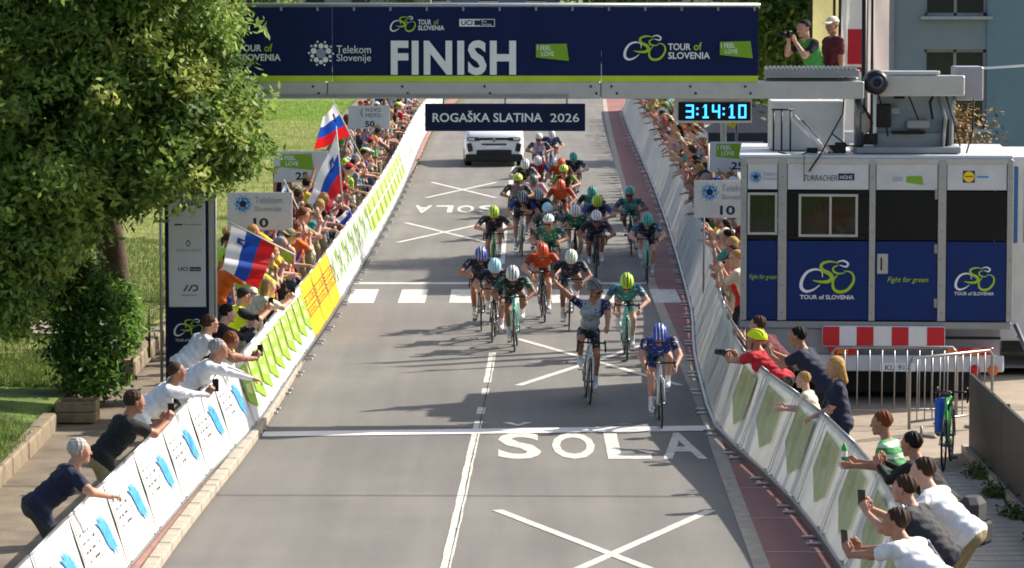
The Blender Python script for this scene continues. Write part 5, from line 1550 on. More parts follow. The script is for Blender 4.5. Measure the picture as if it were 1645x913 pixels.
RIDERS = [
 # px, py, pose, jersey, helmet, sleeve, stripe, frame, words
 (1063, 688, 'throw', 'blue', 'blue', 'blue', 'white', 'white', 'leading cyclist in blue with head down, crossing the finish line'),
 (947, 650, 'upright', 'white', 'grey', 'blue', 'black', 'white', 'cyclist sitting upright in white and blue with one arm flung out'),
 (1007, 580, 'drops_b', 'teal', 'lime', 'cyan', 'black', 'celeste', 'cyclist in teal with lime and black striped helmet behind the leader'),
 (827, 565, 'drops_a', 'black', 'white', 'green', 'black', 'celeste', 'cyclist with green sleeves and white striped helmet on the centre line'),
 (791, 550, 'drops_b', 'navy', 'cyan', 'navy', 'white', 'black', 'navy cyclist with pale blue helmet at the left of the front group'),
 (773, 532, 'hoods_a', 'navy', 'blue', 'navy', 'white', 'black', 'leftmost front cyclist in navy with blue and white helmet'),
 (875, 518, 'drops_b', 'orange', 'orange', 'orange', 'red', 'black', 'cyclist in orange with orange helmet nearest the camera'),
 (914, 532, 'drops_a', 'navy', 'white', 'navy', 'lime', 'white', 'cyclist with white and lime helmet just behind the upright rider'),
 (793, 447, 'hoods_a', 'black', 'lime', 'black', 'black', 'green', 'lone cyclist in black with lime helmet on the green bike, left lane'),
 (884, 470, 'hoods_b', 'green', 'white', 'green', 'green', 'black', 'green jersey cyclist with white helmet behind the nearest orange rider'),
 (921, 440, 'drops_b', 'green', 'white', 'teal', 'black', 'black', 'cyclist in pale green and black with white socks mid-bunch'),
 (958, 452, 'drops_c', 'navy', 'white', 'navy', 'blue', 'black', 'navy cyclist with dark blue helmet in mid-bunch beside the teal riders'),
 (962, 425, 'hoods_a', 'black', 'lime', 'white', 'black', 'black', 'cyclist in black and white with lime helmet, mid-bunch'),
 (948, 402, 'drops_a', 'teal', 'teal', 'black', 'black', 'black', 'teal helmeted cyclist behind the lime helmet rider'),
 (1040, 457, 'drops_b', 'navy', 'teal', 'cyan', 'black', 'celeste', 'cyclist in navy and teal on the right edge by the red lane'),
 (1014, 412, 'hoods_b', 'teal', 'teal', 'teal', 'black', 'black', 'cyclist in teal farthest right, beside the white gutter'),
 (838, 412, 'drops_a', 'navy', 'navy', 'white', 'white', 'white', 'navy and white cyclist on the left flank of the bunch'),
 (866, 412, 'hoods_a', 'black', 'grey', 'navy', 'white', 'black', 'dark cyclist with grey helmet in the left of the bunch'),
 (882, 436, 'drops_c', 'grey', 'cyan', 'grey', 'white', 'black', 'grey cyclist with pale helmet hidden behind the green jersey'),
 (829, 385, 'hoods_b', 'grey', 'lime', 'black', 'black', 'black', 'grey cyclist with lime helmet at the left rear'),
 (857, 378, 'drops_a', 'pinkwhite', 'grey', 'pinkwhite', 'black', 'red', 'cyclist in pale pink with grey helmet at the rear'),
 (903, 388, 'drops_b', 'orange', 'orange', 'orange', 'red', 'black', 'second orange cyclist in the middle of the bunch'),
 (841, 350, 'hoods_a', 'black', 'white', 'grey', 'grey', 'black', 'black jersey cyclist with white helmet at the rear left'),
 (864, 340, 'drops_b', 'red', 'white', 'white', 'red', 'red', 'cyclist in red and white with white helmet at the rear'),
 (908, 366, 'hoods_b', 'black', 'lime', 'lime', 'black', 'black', 'cyclist with lime sleeves between the two rear orange riders'),
 (899, 344, 'drops_a', 'orange', 'orange', 'orange', 'red', 'black', 'rearmost orange cyclist'),
 (921, 336, 'hoods_a', 'navy', 'teal', 'teal', 'black', 'black', 'rearmost teal cyclist on the right of the bunch'),
 (868, 300, 'hoods_b', 'lilac', 'white', 'navy', 'navy', 'black', 'cyclist in white and lilac just ahead of the white car'),
 (884, 287, 'drops_a', 'blue', 'white', 'navy', 'navy', 'blue', 'last cyclist, in dark blue with white helmet beside the car'),
]
for i, (px, py, pose, jr, hm, slv, strp, fr, words) in enumerate(RIDERS):
    if words.startswith('rearmost orange cyclist'): words = 'rearmost orange cyclist behind the lime sleeved rider'
    cyclist(px, py, pose, jr, hm, words, fr + ' racing bicycle under the ' + ' '.join(words.replace(',', '').split()[:11]), fr, slv, None, i % 4, 'white' if i % 3 else 'white', strp,
            rz=rng.uniform(-.05, .05) if i > 1 else (.0, .04)[i], lean=(-.03, .03, 0)[i % 3] if i else -.02)
# ------------------------------------------------------------------ spectators
SH = ['white', 'black', 'navy', 'red', 'yellow', 'green', 'lime', 'grey', 'pink', 'orange', 'blue', 'skyblue', 'maroon', 'cream', 'teal', 'purple', 'charcoal', 'khaki']
HC = ['brown', 'black', 'grey', 'blond', 'auburn', 'brown', 'blond']
ACT = {'rail': 'leaning on the rail', 'rail_look': 'leaning and looking up the road', 'phone': 'holding up both hands', 'clap': 'clapping', 'wave': 'waving an arm', 'cheer': 'with both arms raised',
       'stand': 'standing upright', 'reach': 'stretched over the rail', 'reach_phone': 'bent far over the rail', 'photo': 'taking a picture', 'hip': 'with hands on hips'}
phone_me = MB().box((0, 0, 0), (.078, .010, .155), bev=.004).mesh('body', BLACKP)
def phone(o, local, label, rz=0.0, name='phone', tilt=.1):
    t = thing(name, label, name)
    body = link('body', phone_me, t)
    MB().box((0, -.0062, 0), (.070, .001, .142)).obj('screen', mat('phone_glass', '#1a2026', .1, spec=.8), t)
    M = Matrix.LocRotScale(o.location, o.rotation_euler, o.scale)
    p = M @ Vector(local)
    t.location = p; t.rotation_euler = (tilt, 0, o.rotation_euler.z + rz)
    return t
PV = .104
# near left, one by one
BACK = dict()
o, h_ = near(128, 727, PV, R(112), 'n_rail', 'grey-haired person in navy shirt with hands on the near left barrier', 0, 'navy', 'charcoal', hair=('short', 'white'), sc=1.02)
o, h_ = near(216, 648, PV, R(118), 'n_photo', 'brown-haired person in black shirt filming by the near left barrier', 1, 'black', 'khaki', hair=('short', 'brown'), sc=1.04)
phone(o, (.0, -.615, 1.37), 'black phone held by the person in the black shirt', R(90))
o, h_ = near(284, 600, PV, R(106), 'n_film', 'close-cropped person in white long-sleeved shirt filming over the barrier', 3, 'white', 'charcoal', arm='white', hair=('buzz', 'brown'))
phone(o, (.03, -.71, 1.21), 'black phone held by the near person in white', R(80))
o, h_ = near(352, 563, PV, R(98), 'n_reach', 'person in white shirt stretched far over the barrier at the finish line', 1, 'white', 'navy', arm='white', hair=('short', 'grey'), sc=1.05)
o, h_ = near(372, 548, PV, R(125), 'n_film', 'tanned bare-armed person with a phone tight against the finish barrier', 3, 'cream', 'denim', sleeve='skin', hair=('short', 'auburn'), sc=.95)
phone(o, (.03, -.71, 1.21), 'black phone held out over the finish barrier end', R(80))
o, h_ = near(338, 522, PV, R(120), 'n_rail', 'person in white collar shirt in front of the sponsor tower', 0, 'white', 'navy', hair=('short', 'brown'), glasses=True)
o, h_ = near(366, 505, PV, R(112), 'n_photo', 'person in black jacket with phone beside the tower', 2, 'black', 'navy', arm='black', hair=('short', 'black'))
phone(o, (.0, -.615, 1.37), 'black phone held beside the sponsor tower', R(85))
o, h_ = near(393, 478, PV, R(118), 'n_photo', 'steward in dark cap and yellow vest behind the lime flags', 0, 'hivis', 'navy', sleeve='black', hair=('cap', 'black'))
phone(o, (.0, -.615, 1.37), 'black phone held by the steward in the cap', R(85))
o, h_ = near(432, 462, PV, R(118), 'n_photo', 'blond person in cream top holding a phone behind the lime flags', 2, 'cream', 'denim', hair=('long', 'blond'), sc=.96)
phone(o, (.0, -.615, 1.37), 'dark phone held by the blond person', R(85))
# near right, one by one
RV = .045
o, h_ = near(1438, 842, RV, R(-126), 'n_film', 'person in plain white shirt bent over the nearest right barrier', 1, 'white', 'denim', hair=('short', 'brown'), sc=1.04)
phone(o, (.03, -.71, 1.21), 'black phone held low by the nearest person in white', R(80))
o, h_ = near(1452, 788, RV, R(-118), 'n_photo', 'person in charcoal shirt with white back lettering holding a phone up', 0, 'charcoal', 'navy', hair=('short', 'brown'), sc=1.02)
phone(o, (.0, -.615, 1.37), 'dark phone raised by the person in charcoal', R(90))
p = Print(); p.text('anyvin', 0, 0, INKW, w=.24, h=.07, bold=.0, shear=.2); p.rect(-.06, -.01, -.035, .07, INKW)
ob = p.obj('back_lettering', o, lambda x, z, d: (x, z, d)); ca, sa = math.cos(.70), math.sin(.70)
ob.matrix_local = Matrix(((-1, 0, 0, .10), (0, -sa, ca, -.10), (0, ca, sa, 1.30), (0, 0, 0, 1)))
o, h_ = near(1482, 760, RV, R(-116), 'n_rail', 'person in white shirt in the second row behind the charcoal shirt', 2, 'white', 'khaki', hair=('short', 'brown'), sc=1.08)
o, h_ = near(1464, 716, RV, R(-128), 'n_photo', 'dark-clad person with backpack near the right barrier', 1, 'black', 'navy', arm='black', hair=('short', 'black'), sc=1.02)
bp_ = thing('backpack', 'large dark grey backpack standing behind the white second-row shirt', 'backpack', (o.location.x + .38, o.location.y - .75, .62), R(-120))
MB().box((0, 0, .26), (.34, .22, .52), bev=.07).obj('pack', mat('pack_grey', '#3c3c3e', .8, var=.2, vscale=9, bump=.3), bp_)
MB().box((0, .14, .16), (.26, .08, .24), bev=.035).obj('pocket', mat('pack_dark', '#2a2a2c', .8, var=.2), bp_)
for s_ in (-1, 1): MB().tube([(s_ * .10, -.10, .48), (s_ * .11, -.17, .36), (s_ * .10, -.10, .12)], .018, 6).obj('strap', mat('pack_dark', '#2a2a2c'), bp_)
o, h_ = near(1416, 682, RV, R(-112), 'n_kid', 'person in green striped shirt by the right barrier', 1, 'stripe', 'denim', hair=('short', 'auburn'), sc=1.0)
bt = thing('water_bottle', 'small green and white bottle held by the person in striped green', 'bottle', tuple(Matrix.LocRotScale(o.location, o.rotation_euler, o.scale) @ Vector((0, -.54, 1.18))))
MB().lathe([(0, 0), (.032, 0), (.033, .12), (.026, .15), (.012, .17), (.012, .19), (0, .19)], 12).obj('body', mat('bottle_green', '#3da04a', .3), bt)
MB().lathe([(.034, .04), (.034, .10)], 12).obj('wrap', INKW, bt)
o, h_ = near(1341, 592, RV, R(-96), 'n_stand', 'blond person in navy shirt standing behind the right barrier', 0, 'navy', 'navy', hair=('long', 'blond'), sc=.98)
o, h_ = near(1290, 612, RV, R(-108), 'n_kid', 'small brown-haired child at the right barrier', 2, 'cream', 'denim', hair=('short', 'blond'), sc=.80)
o, h_ = near(1213, 548, RV, R(-138), 'n_film', 'photographer in red vest and yellow helmet leaning over the barrier', 1, 'red', 'black', hair=('helmet', 'hivis'), sc=1.0)
cm_ = thing('camera', 'black photo camera held by the person in the yellow helmet', 'camera', tuple(Matrix.LocRotScale(o.location, o.rotation_euler, o.scale) @ Vector((.03, -.72, 1.18))), R(-138))
MB().box((0, 0, 0), (.14, .06, .10), bev=.012).obj('body', DARKM, cm_)
MB().lathe([(0, -.20), (.04, -.20), (.04, -.10), (.034, -.03), (.034, 0)], 14, (0, 0, 0), 'y').obj('lens', BLACKP, cm_)
o, h_ = near(1281, 543, RV, R(-112), 'n_photo', 'tall person in navy shirt behind the yellow helmet', 1, 'navy', 'black', hair=('short', 'black'), sc=1.03)
o, h_ = near(1217, 524, RV, R(-118), 'n_rail', 'brown-haired person half hidden behind the yellow helmet', 0, 'maroon', 'black', hair=('short', 'brown'), sc=1.0)

# the rows along both barriers
def crowd(side, f, ystart, yend, dy, z0):
    """First row at the rail, a looser second and third row; every person differs from the neighbours."""
    sgn = -1 if side == 'left' else 1
    r = random.Random(21 if side == 'left' else 22)
    y = ystart; k = 0; last = None
    rows = []
    while y < yend:
        rows.append((y + r.uniform(-.15, .15), 0))
        if r.random() < (.55 if side == 'left' else .72): rows.append((y + r.uniform(.3, .6), 1))
        if r.random() < (.14 if side == 'left' else .25) and y > 62: rows.append((y + r.uniform(-.2, .3), 2))
        y += dy
    cnt = [0, 0, 0]
    for (y, row) in rows:
        back = ((.46, .98, 1.50) if side == 'left' else (.30, .72, 1.18))[row] + r.uniform(-.06, .08)
        x = f(y) + sgn * (LEAN * (1 if side == 'left' else 1.33) + .08 + back - (.0 if row else .05))
        if side == 'right' and y < 62.0 and row > 0: continue
        pose = r.choice(['rail', 'rail_look', 'rail', 'clap', 'phone', 'photo', 'rail_look', 'wave', 'photo', 'clap'] if row == 0 else ['stand', 'wave', 'phone', 'clap', 'cheer', 'hip', 'photo', 'stand'])
        if y < 72 and side == 'left' and pose in ('wave', 'cheer'): pose = 'photo'
        top = r.choice([c for c in SH if c != last]); last = top
        hs = r.choice(['short', 'short', 'long', 'tail', 'buzz', 'short', 'cap', 'long', 'hat', 'cap'])
        hc = r.choice(HC)
        if hs == 'cap': hair = ('cap', r.choice(['white', 'black', 'red', 'yellow', 'navy', 'lime']), hc); hw = hair[1] + ' cap'
        elif hs == 'hat': hair = ('hat', r.choice(['cream', 'khaki', 'white']), hc); hw = hair[1] + ' sun hat'
        else: hair = (hs, hc); hw = {'short': 'short ', 'long': 'long ', 'tail': 'tied ', 'buzz': 'cropped '}[hs] + hc + ' hair'
        cnt[row] += 1
        rowname = ('rail', 'second', 'third')[row]
        lab = f'spectator in {top} with {hw}, {ordinal(cnt[row])} along the {side} {rowname} row'
        sleeve = 'skin' if r.random() < .22 else None
        bott = r.choice(['navy', 'denim', 'black', 'khaki', 'charcoal', 'cream'])
        shank = 'skin' if r.random() < .5 else None
        ang = 90 + r.uniform(-5, 48)
        rz = R(ang) if side == 'left' else R(-ang)
        person(x, y, z0, rz, pose, lab, r.randrange(5), top, bott, sleeve, None, shank, r.choice(['black', 'white', 'grey']), hair, r.random() < .25, r.uniform(.90, 1.05) * (.8 if r.random() < .06 else 1), f'{side} side spectators')
crowd('left', LB, 58.6, 142, 1.22, PV)
crowd('right', RB, 59.5, 152, 1.28, .124)

# man standing alone on the lawn, walker in jeans, photographers on the truck
person(-5.45, 88.5, .46 if False else .10, R(40), 'stand', 'person in black shirt and khaki shorts standing alone on the left lawn', 1, 'black', 'khaki', shank='skin', hair=('short', 'brown'), sc=1.05)
person(-7.86, 59.5, .53, R(150), 'stand', 'person in blue jeans walking on the path under the tree', 0, 'skyblue', 'denim', hair=('short', 'brown'), shoe='charcoal')
fc = thing('flight_case', 'low grey flight case on the truck roof under the photographers', 'case', (4.85, 57.75, 3.676))
MB().box((0, 0, .11), (1.3, .7, .22), bev=.02).obj('case_body', GREYP, fc); MB().box((0, -.352, .12), (.12, .02, .05)).obj('latch', STEEL, fc)
o, h_ = person(4.62, 57.7, 3.897, R(-55), 'photo', 'photographer in black and green vest standing on the truck roof', 0, 'green', 'black', sleeve='black', hair=('short', 'black'))
cm_ = thing('camera', 'black camera held up by the photographer in green', 'camera', tuple(Matrix.LocRotScale(o.location, o.rotation_euler, o.scale) @ Vector((.0, -.47, 1.50))), R(-55))
MB().box((0, 0, 0), (.15, .07, .11), bev=.012).obj('body', DARKM, cm_)
MB().lathe([(0, -.16), (.045, -.16), (.045, -.06), (.036, 0)], 14, (0, 0, 0), 'y').obj('lens', BLACKP, cm_)
person(4.98, 57.85, 3.897, R(-60), 'stand', 'person in maroon shirt and cream cap on the truck roof', 1, 'maroon', 'black', hair=('cap', 'cream', 'grey'))
# timing officials inside the truck windows
person(3.80, 55.62, 1.262, R(-40), 'stand', 'official in white shirt behind the small truck window', 0, 'white', 'navy', hair=('short', 'grey'))
person(4.62, 55.75, 1.262, R(-60), 'hip', 'official in dark shirt behind the wide truck window', 1, 'charcoal', 'navy', hair=('short', 'brown'))
# ------------------------------------------------------------------ national flags
FW = mat('flag_white', '#e8e8ec', .7, var=.05, trans=.35); FB = mat('flag_blue', '#1f4fb4', .7, var=.08, trans=.35); FR = mat('flag_red', '#d0202a', .7, var=.08, trans=.35)
def flag(label, c00, c01, c10, c11, pole, wave=.06, nw=16, nh=9):
    """Cloth between four corners: c00 hoist top, c01 hoist bottom, c10 fly top, c11 fly bottom; pole = (butt, tip)."""
    c00, c01, c10, c11 = map(Vector, (c00, c01, c10, c11))
    t = thing('flag', label, 'flag', pole[0])
    o = Vector(pole[0])
    MB().tube([(0, 0, 0), Vector(pole[1]) - o], [.016, .011], 8).obj('pole', mat('flag_pole', '#cfcac0', .5), t)
    nrm = (c10 - c00).cross(c01 - c00).normalized()
    vs = []; fs = []; mi = []
    for j in range(nh + 1):
        for i in range(nw + 1):
            a, v = i / nw, j / nh
            p = (c00.lerp(c10, a)).lerp(c01.lerp(c11, a), v)
            p = p + nrm * wave * math.sin(a * 9 + v * 2.2) * (.25 + a) + Vector((0, 0, -.05 * math.sin(a * math.pi) * (1 - v)))
            vs.append(p - o)
    mb_ = MB(); mb_.v = [tuple(v) for v in vs]
    for j in range(nh):
        for i in range(nw):
            q = j * (nw + 1) + i
            mb_.f.append((q, q + 1, q + nw + 2, q + nw + 1)); mb_.m.append(min(2, j * 3 // nh)); mb_.sm.append(True)
    cl = mb_.obj('cloth', [FW, FB, FR], t)
    # small shield near the hoist
    e = MB(); P = lambda a, v: (c00.lerp(c10, a)).lerp(c01.lerp(c11, a), v) + nrm * wave * math.sin(a * 9 + v * 2.2) * (.25 + a) + Vector((0, 0, -.05 * math.sin(a * math.pi) * (1 - v))) - o
    for sd in (-1, 1):
        off = nrm * .012 * sd
        e.add([P(.20, .18) + off, P(.30, .18) + off, P(.30, .38) + off, P(.25, .48) + off, P(.20, .38) + off], [(0, 1, 2, 3, 4)], 0)
        off = nrm * .016 * sd
        e.add([P(.215, .36) + off, P(.25, .24) + off, P(.285, .36) + off], [(0, 1, 2)], 1)
    e.obj('shield', [FB, FW], cl)
    return t
A = at
flag('upright national flag of white, blue and red bands beside the fifty metre sign', A(537, 166, 88), A(563, 218, 88.3), A(520, 186, 88.2), A(503, 243, 88.6), (tuple(A(585, 262, 88)), tuple(A(533, 158, 88))), .05)
flag('long national flag hanging from a steep pole above the crowd', A(541, 212, 76), A(552, 300, 76.2), A(492, 322, 75.8), A(515, 358, 76.0), (tuple(A(551, 330, 76)), tuple(A(540, 203, 76))), .06)
flag('large national flag draped below the ten metre sign', A(372, 360, 58.3), A(444, 392, 58.4), A(356, 432, 58.0), A(416, 462, 58.1), (tuple(A(474, 410, 58.4)), tuple(A(368, 357, 58.3))), .07)
flag('small national flag on a crossed pole near the twenty-five metre sign', A(458, 293, 72), A(468, 320, 72), A(446, 318, 72), A(462, 345, 72), (tuple(A(500, 380, 72)), tuple(A(456, 288, 72))), .03)
flag('small national flag held low over the crowd behind the green leaf banners', A(560, 332, 82), A(572, 345, 82), A(538, 352, 82), A(556, 372, 82), (tuple(A(578, 378, 82)), tuple(A(558, 328, 82))), .03)

# ------------------------------------------------------------------ parked bicycle with a blue bag by the dark fence
bike((5.72, 48.3, .045), R(168), .0, 'green', 'green bicycle parked by the dark fence on the right', crank=.7, group=None)
bg = thing('bag', 'blue cloth bag hanging from the parked bicycle', 'bag', (5.60, 48.25, .35))
MB().box((0, 0, .27), (.20, .16, .50), bev=.05).obj('pouch', mat('bag_blue', '#1f56b4', .7, var=.2, vscale=8, bump=.3), bg)
MB().tube([(-.05, 0, .5), (0, 0, .60), (.05, 0, .5)], .012, 6).obj('handle', mat('bag_dark', '#1a2c52', .7), bg)
# ------------------------------------------------------------------ trees and shrubs: leaf-sized faces through the crown's volume
LEAFS = {}
def leafmat(name, c, c2, tr=.35):
    return mat(name, c, .55, var=.35, vscale=1.7, col2=c2, trans=tr, spec=.3)
L1 = leafmat('leaf_mid', '#64863a', '#a0bb60', .5); L2 = leafmat('leaf_dark', '#3f5e28', '#6b8a3e', .4); L3 = leafmat('leaf_gold', '#93a844', '#c4cc6e', .5)
BARK = mat('bark', '#4a3a2c', .9, var=.35, vscale=5, bump=.8, bscale=14)
def leaves(lumps, n_clump, per, size, seed, shell=.55, droop=.3, spread=.30, flipp=.12):
    """lumps: [(centre, radii, weight)]; clumps sit towards each lump's outside, leaves around them."""
    g = np.random.default_rng(seed)
    w = np.array([l[2] for l in lumps], float); w /= w.sum()
    which = g.choice(len(lumps), n_clump, p=w)
    C = np.array([l[0] for l in lumps])[which]; Rr = np.array([l[1] for l in lumps])[which]
    d = g.normal(size=(n_clump, 3)); d /= np.linalg.norm(d, axis=1)[:, None]
    rad = shell + (1 - shell) * g.random(n_clump) ** .6
    cc = C + d * Rr * rad[:, None] * (1 + .12 * g.normal(size=(n_clump, 1)))
    P = np.repeat(cc, per, 0); D = np.repeat(d, per, 0)
    cs = np.repeat(g.uniform(.6, 1.4, n_clump), per)
    off = g.normal(size=P.shape) * spread * cs[:, None] * np.array([1, 1, .8]); off[:, 2] -= np.abs(off[:, 0]) * droop
    P = P + off
    n = len(P)
    nrm = D * .6 + g.normal(size=(n, 3)) * .6 + np.array([0, 0, .55]); nrm /= np.linalg.norm(nrm, axis=1)[:, None]
    t = np.cross(nrm, g.normal(size=(n, 3))); t /= np.linalg.norm(t, axis=1)[:, None] + 1e-9
    b = np.cross(nrm, t)
    s = size * g.uniform(.6, 1.35, n)[:, None]
    V = np.stack([P - t * s, P + b * s * .42 - nrm * s * .12, P + t * s, P - b * s * .42 - nrm * s * .12], 1).reshape(-1, 3)
    F = np.arange(4 * n).reshape(-1, 4)
    mi = np.repeat(g.choice(3, n_clump, p=[.55, .30, .15]), per)
    flip = g.random(n) < flipp; mi[flip] = g.choice(3, flip.sum())
    return V, F, mi
def tree(name, label, cat, base, lumps, n_clump, per, size, seed, trunk=None, limbs=(), mats=None, group=None, **k):
    t = thing(name, label, cat, base, 0, group)
    V, F, mi = leaves(lumps, n_clump, per, size, seed, **k)
    me = mesh_np('crown', V - np.array(base), F, mi, mats or [L1, L2, L3])
    link('crown', me, t)
    if trunk:
        tr_ = MB().tube([Vector(p) - Vector(base) for p, r in trunk], [r for p, r in trunk], 12).obj('trunk', BARK, t)
        for lb in limbs:
            MB().tube([Vector(p) - Vector(base) for p, r in lb], [r for p, r in lb], 8).obj('limb', BARK, tr_)
    return t
# the big tree in the left foreground
lumps = [((-8.6, 53.5, 6.6), (3.0, 3.2, 3.0), 5), ((-6.3, 53.0, 6.9), (2.2, 2.6, 2.2), 4), ((-4.75, 52.6, 6.3), (1.05, 1.6, 1.5), 2), ((-5.1, 52.4, 4.5), (1.35, 1.5, 1.15), 2.6), ((-4.25, 52.6, 4.15), (.72, 1.1, .75), 1.2),
         ((-6.9, 51.8, 4.4), (1.6, 1.6, 1.6), 2.6), ((-6.2, 51.9, 3.6), (.9, 1.1, .7), 1.2), ((-7.6, 51.6, 2.9), (1.0, 1.2, 1.0), 1.6), ((-7.0, 51.4, 2.3), (.40, .5, .80), .6), ((-7.75, 51.2, 1.95), (.5, .5, .8), .7), ((-6.6, 51.5, 3.1), (.5, .5, .6), .6), ((-6.75, 51.3, 2.45), (.42, .5, .55), .55), ((-6.95, 51.2, 1.95), (.28, .4, .42), .3), ((-6.35, 51.4, 2.75), (.38, .4, .32), .35), ((-6.1, 51.6, 3.0), (.3, .4, .28), .25), ((-6.45, 51.6, 6.2), (.8, .7, 1.2), 1.0), ((-5.4, 51.5, 5.6), (.7, .6, .9), .9), ((-7.5, 51.2, 5.4), (.8, .6, 1.0), .9), ((-8.2, 52.0, 3.6), (1.4, 1.4, 1.6), 1.6), ((-5.25, 52.0, 3.5), (.45, .6, .4), .35)]
tree('broadleaf_tree', 'large sunlit broadleaf tree overhanging the left end of the gantry', 'tree', (-6.15, 58.0, .46), lumps, 2300, 78, .066, 5,
     trunk=[((-6.15, 58.0, .40), .34), ((-6.12, 57.8, 1.2), .25), ((-6.2, 57.2, 2.4), .22), ((-6.5, 56.0, 4.2), .18), ((-6.9, 54.8, 6.2), .11)],
     limbs=[[((-6.25, 57.0, 2.6), .12), ((-5.7, 55.2, 4.0), .08), ((-5.0, 53.2, 5.0), .04)], [((-6.3, 56.8, 3.0), .12), ((-7.2, 54.8, 4.0), .08), ((-7.6, 52.6, 3.6), .04)],
            [((-6.5, 56.0, 4.2), .11), ((-5.4, 54.4, 6.0), .07), ((-4.8, 53.2, 6.8), .03)], [((-6.6, 55.6, 4.8), .1), ((-8.2, 54.4, 6.2), .06), ((-9.2, 53.6, 7.2), .03)]], spread=.15, shell=.62, flipp=.03)
# dense shrub at its foot
DK = [leafmat('shrub_mid', '#33561f', '#5f8a34'), leafmat('shrub_dark', '#22401a', '#3c5f26', .2), leafmat('shrub_light', '#5f8f30', '#8db84a', .4)]
tree('shrub', 'dense dark green shrub behind the wooden planter', 'shrub', (-6.20, 54.0, .30), [((-6.20, 54.0, 1.30), (.50, .5, .85), 3), ((-6.10, 53.8, .75), (.42, .45, .45), 2), ((-6.45, 54.2, 1.8), (.5, .5, .55), 1.5)], 340, 40, .05, 6,
     trunk=[((-6.20, 54.0, .10), .05), ((-6.20, 54.0, 1.4), .03)], mats=DK, shell=.35, spread=.12)
tree('shrub', 'bright green young shrub against the wall by the tree trunk', 'shrub', (-5.98, 57.2, .46), [((-5.98, 57.2, 1.05), (.28, .4, .6), 1)], 90, 34, .045, 8, trunk=[((-5.98, 57.2, .44), .025), ((-5.98, 57.2, 1.1), .015)], mats=[DK[2], DK[0], DK[2]], shell=.3, spread=.10)
# background trees: each its own crown and trunk
def bg_tree(label, x, y, h, rx, seed, mats=None, n=420, size=.16, low=.25, name='broadleaf_tree', gz=0.0):
    g = random.Random(seed)
    lp = []
    for i in range(7):
        a = g.uniform(0, 6.28); q = g.uniform(.1, .6)
        lp.append(((x + rx * q * math.cos(a), y + rx * q * math.sin(a), gz + h * g.uniform(low + .2, .85)), (rx * g.uniform(.45, .7), rx * g.uniform(.45, .7), h * g.uniform(.14, .24)), 1))
    tree(name, label, 'tree', (x, y, gz), lp, n, 30, size, seed, trunk=[((x, y, gz - .05), .05 * rx + .06), ((x + .1, y, gz + h * .4), .04 * rx + .04), ((x, y, gz + h * .75), .03)], mats=mats, group='background trees', spread=.34)
BGM = [leafmat('far_mid', '#476425', '#8aa445'), L2, leafmat('far_light', '#8da03c', '#bcc25e', .4)]
bg_tree('sunlit leafy tree behind the photographers on the truck', 6.9, 84, 8.6, 2.4, 31, BGM, 900, .10, .25)
bg_tree('shorter leafy tree between gantry end and the photographers', 8.4, 101, 8.0, 2.0, 32, BGM, 620, .11, .2)
bg_tree('dark round tree above the far right crowd', 9.6, 122, 6.5, 2.4, 33, [L2, L2, BGM[0]], 420, .17, .0)
for i, (x, y, h, rx) in enumerate(((-22, 196, 10, 4), (-14.5, 205, 11, 4), (-6, 214, 10, 4), (15.5, 196, 11, 4.5), (21, 186, 12, 4.5), (5.5, 232, 10, 4.2), (27, 176, 11, 4), (-29, 190, 11, 4.5))):
    bg_tree('distant tree far behind the gantry, %s from the left' % ordinal([7, 1, 2, 3, 5, 4, 6, 0].index(i) + 1 if i != 7 else 1) if False else 'tree far up the road behind the gantry, %s in the row from the left' % ordinal({7: 1, 0: 2, 1: 3, 2: 4, 5: 5, 3: 6, 4: 7, 6: 8}[i]), x, y, h, rx, 50 + i, BGM, 700, .17, .2)
# hedge-like bushes lining the far right behind the crowd
for i, (x, y, h) in enumerate(((8.3, 128, 2.4), (9.5, 136, 2.8), (10.3, 146, 3.0), (11.5, 156, 3.2))):
    bg_tree('low dark bush behind the far right crowd, %s from the camera' % ordinal(i + 1), x, y, h, 1.5, 70 + i, [L2, DK[1], BGM[0]], 420, .08, -.15, 'bush')
bg_tree('tan rounded dry bush right of the truck crane', 7.62, 66, 3.95, .62, 90, [mat('dry_leaf', '#7a6038', .8, var=.3, vscale=3, col2='#a5854e'), mat('dry_leaf_dark', '#5c4526', .8, var=.3), mat('dry_leaf', '#7a6038')], 260, .06, .1, 'bush')
# weeds by the dark fence
wd_ = [DK[0], DK[1], EARTH]
for i, y in enumerate((41.2, 43.4, 45.2, 46.8)):
    tree('weed', 'low weed tuft along the dark fence, %s from the camera' % ordinal(i + 1), 'weed', (5.90, y, .045), [((5.88, y, .10), (.12, .35, .08), 1)], 26, 16, .035, 100 + i, mats=wd_, group='weeds by the dark fence', spread=.06)
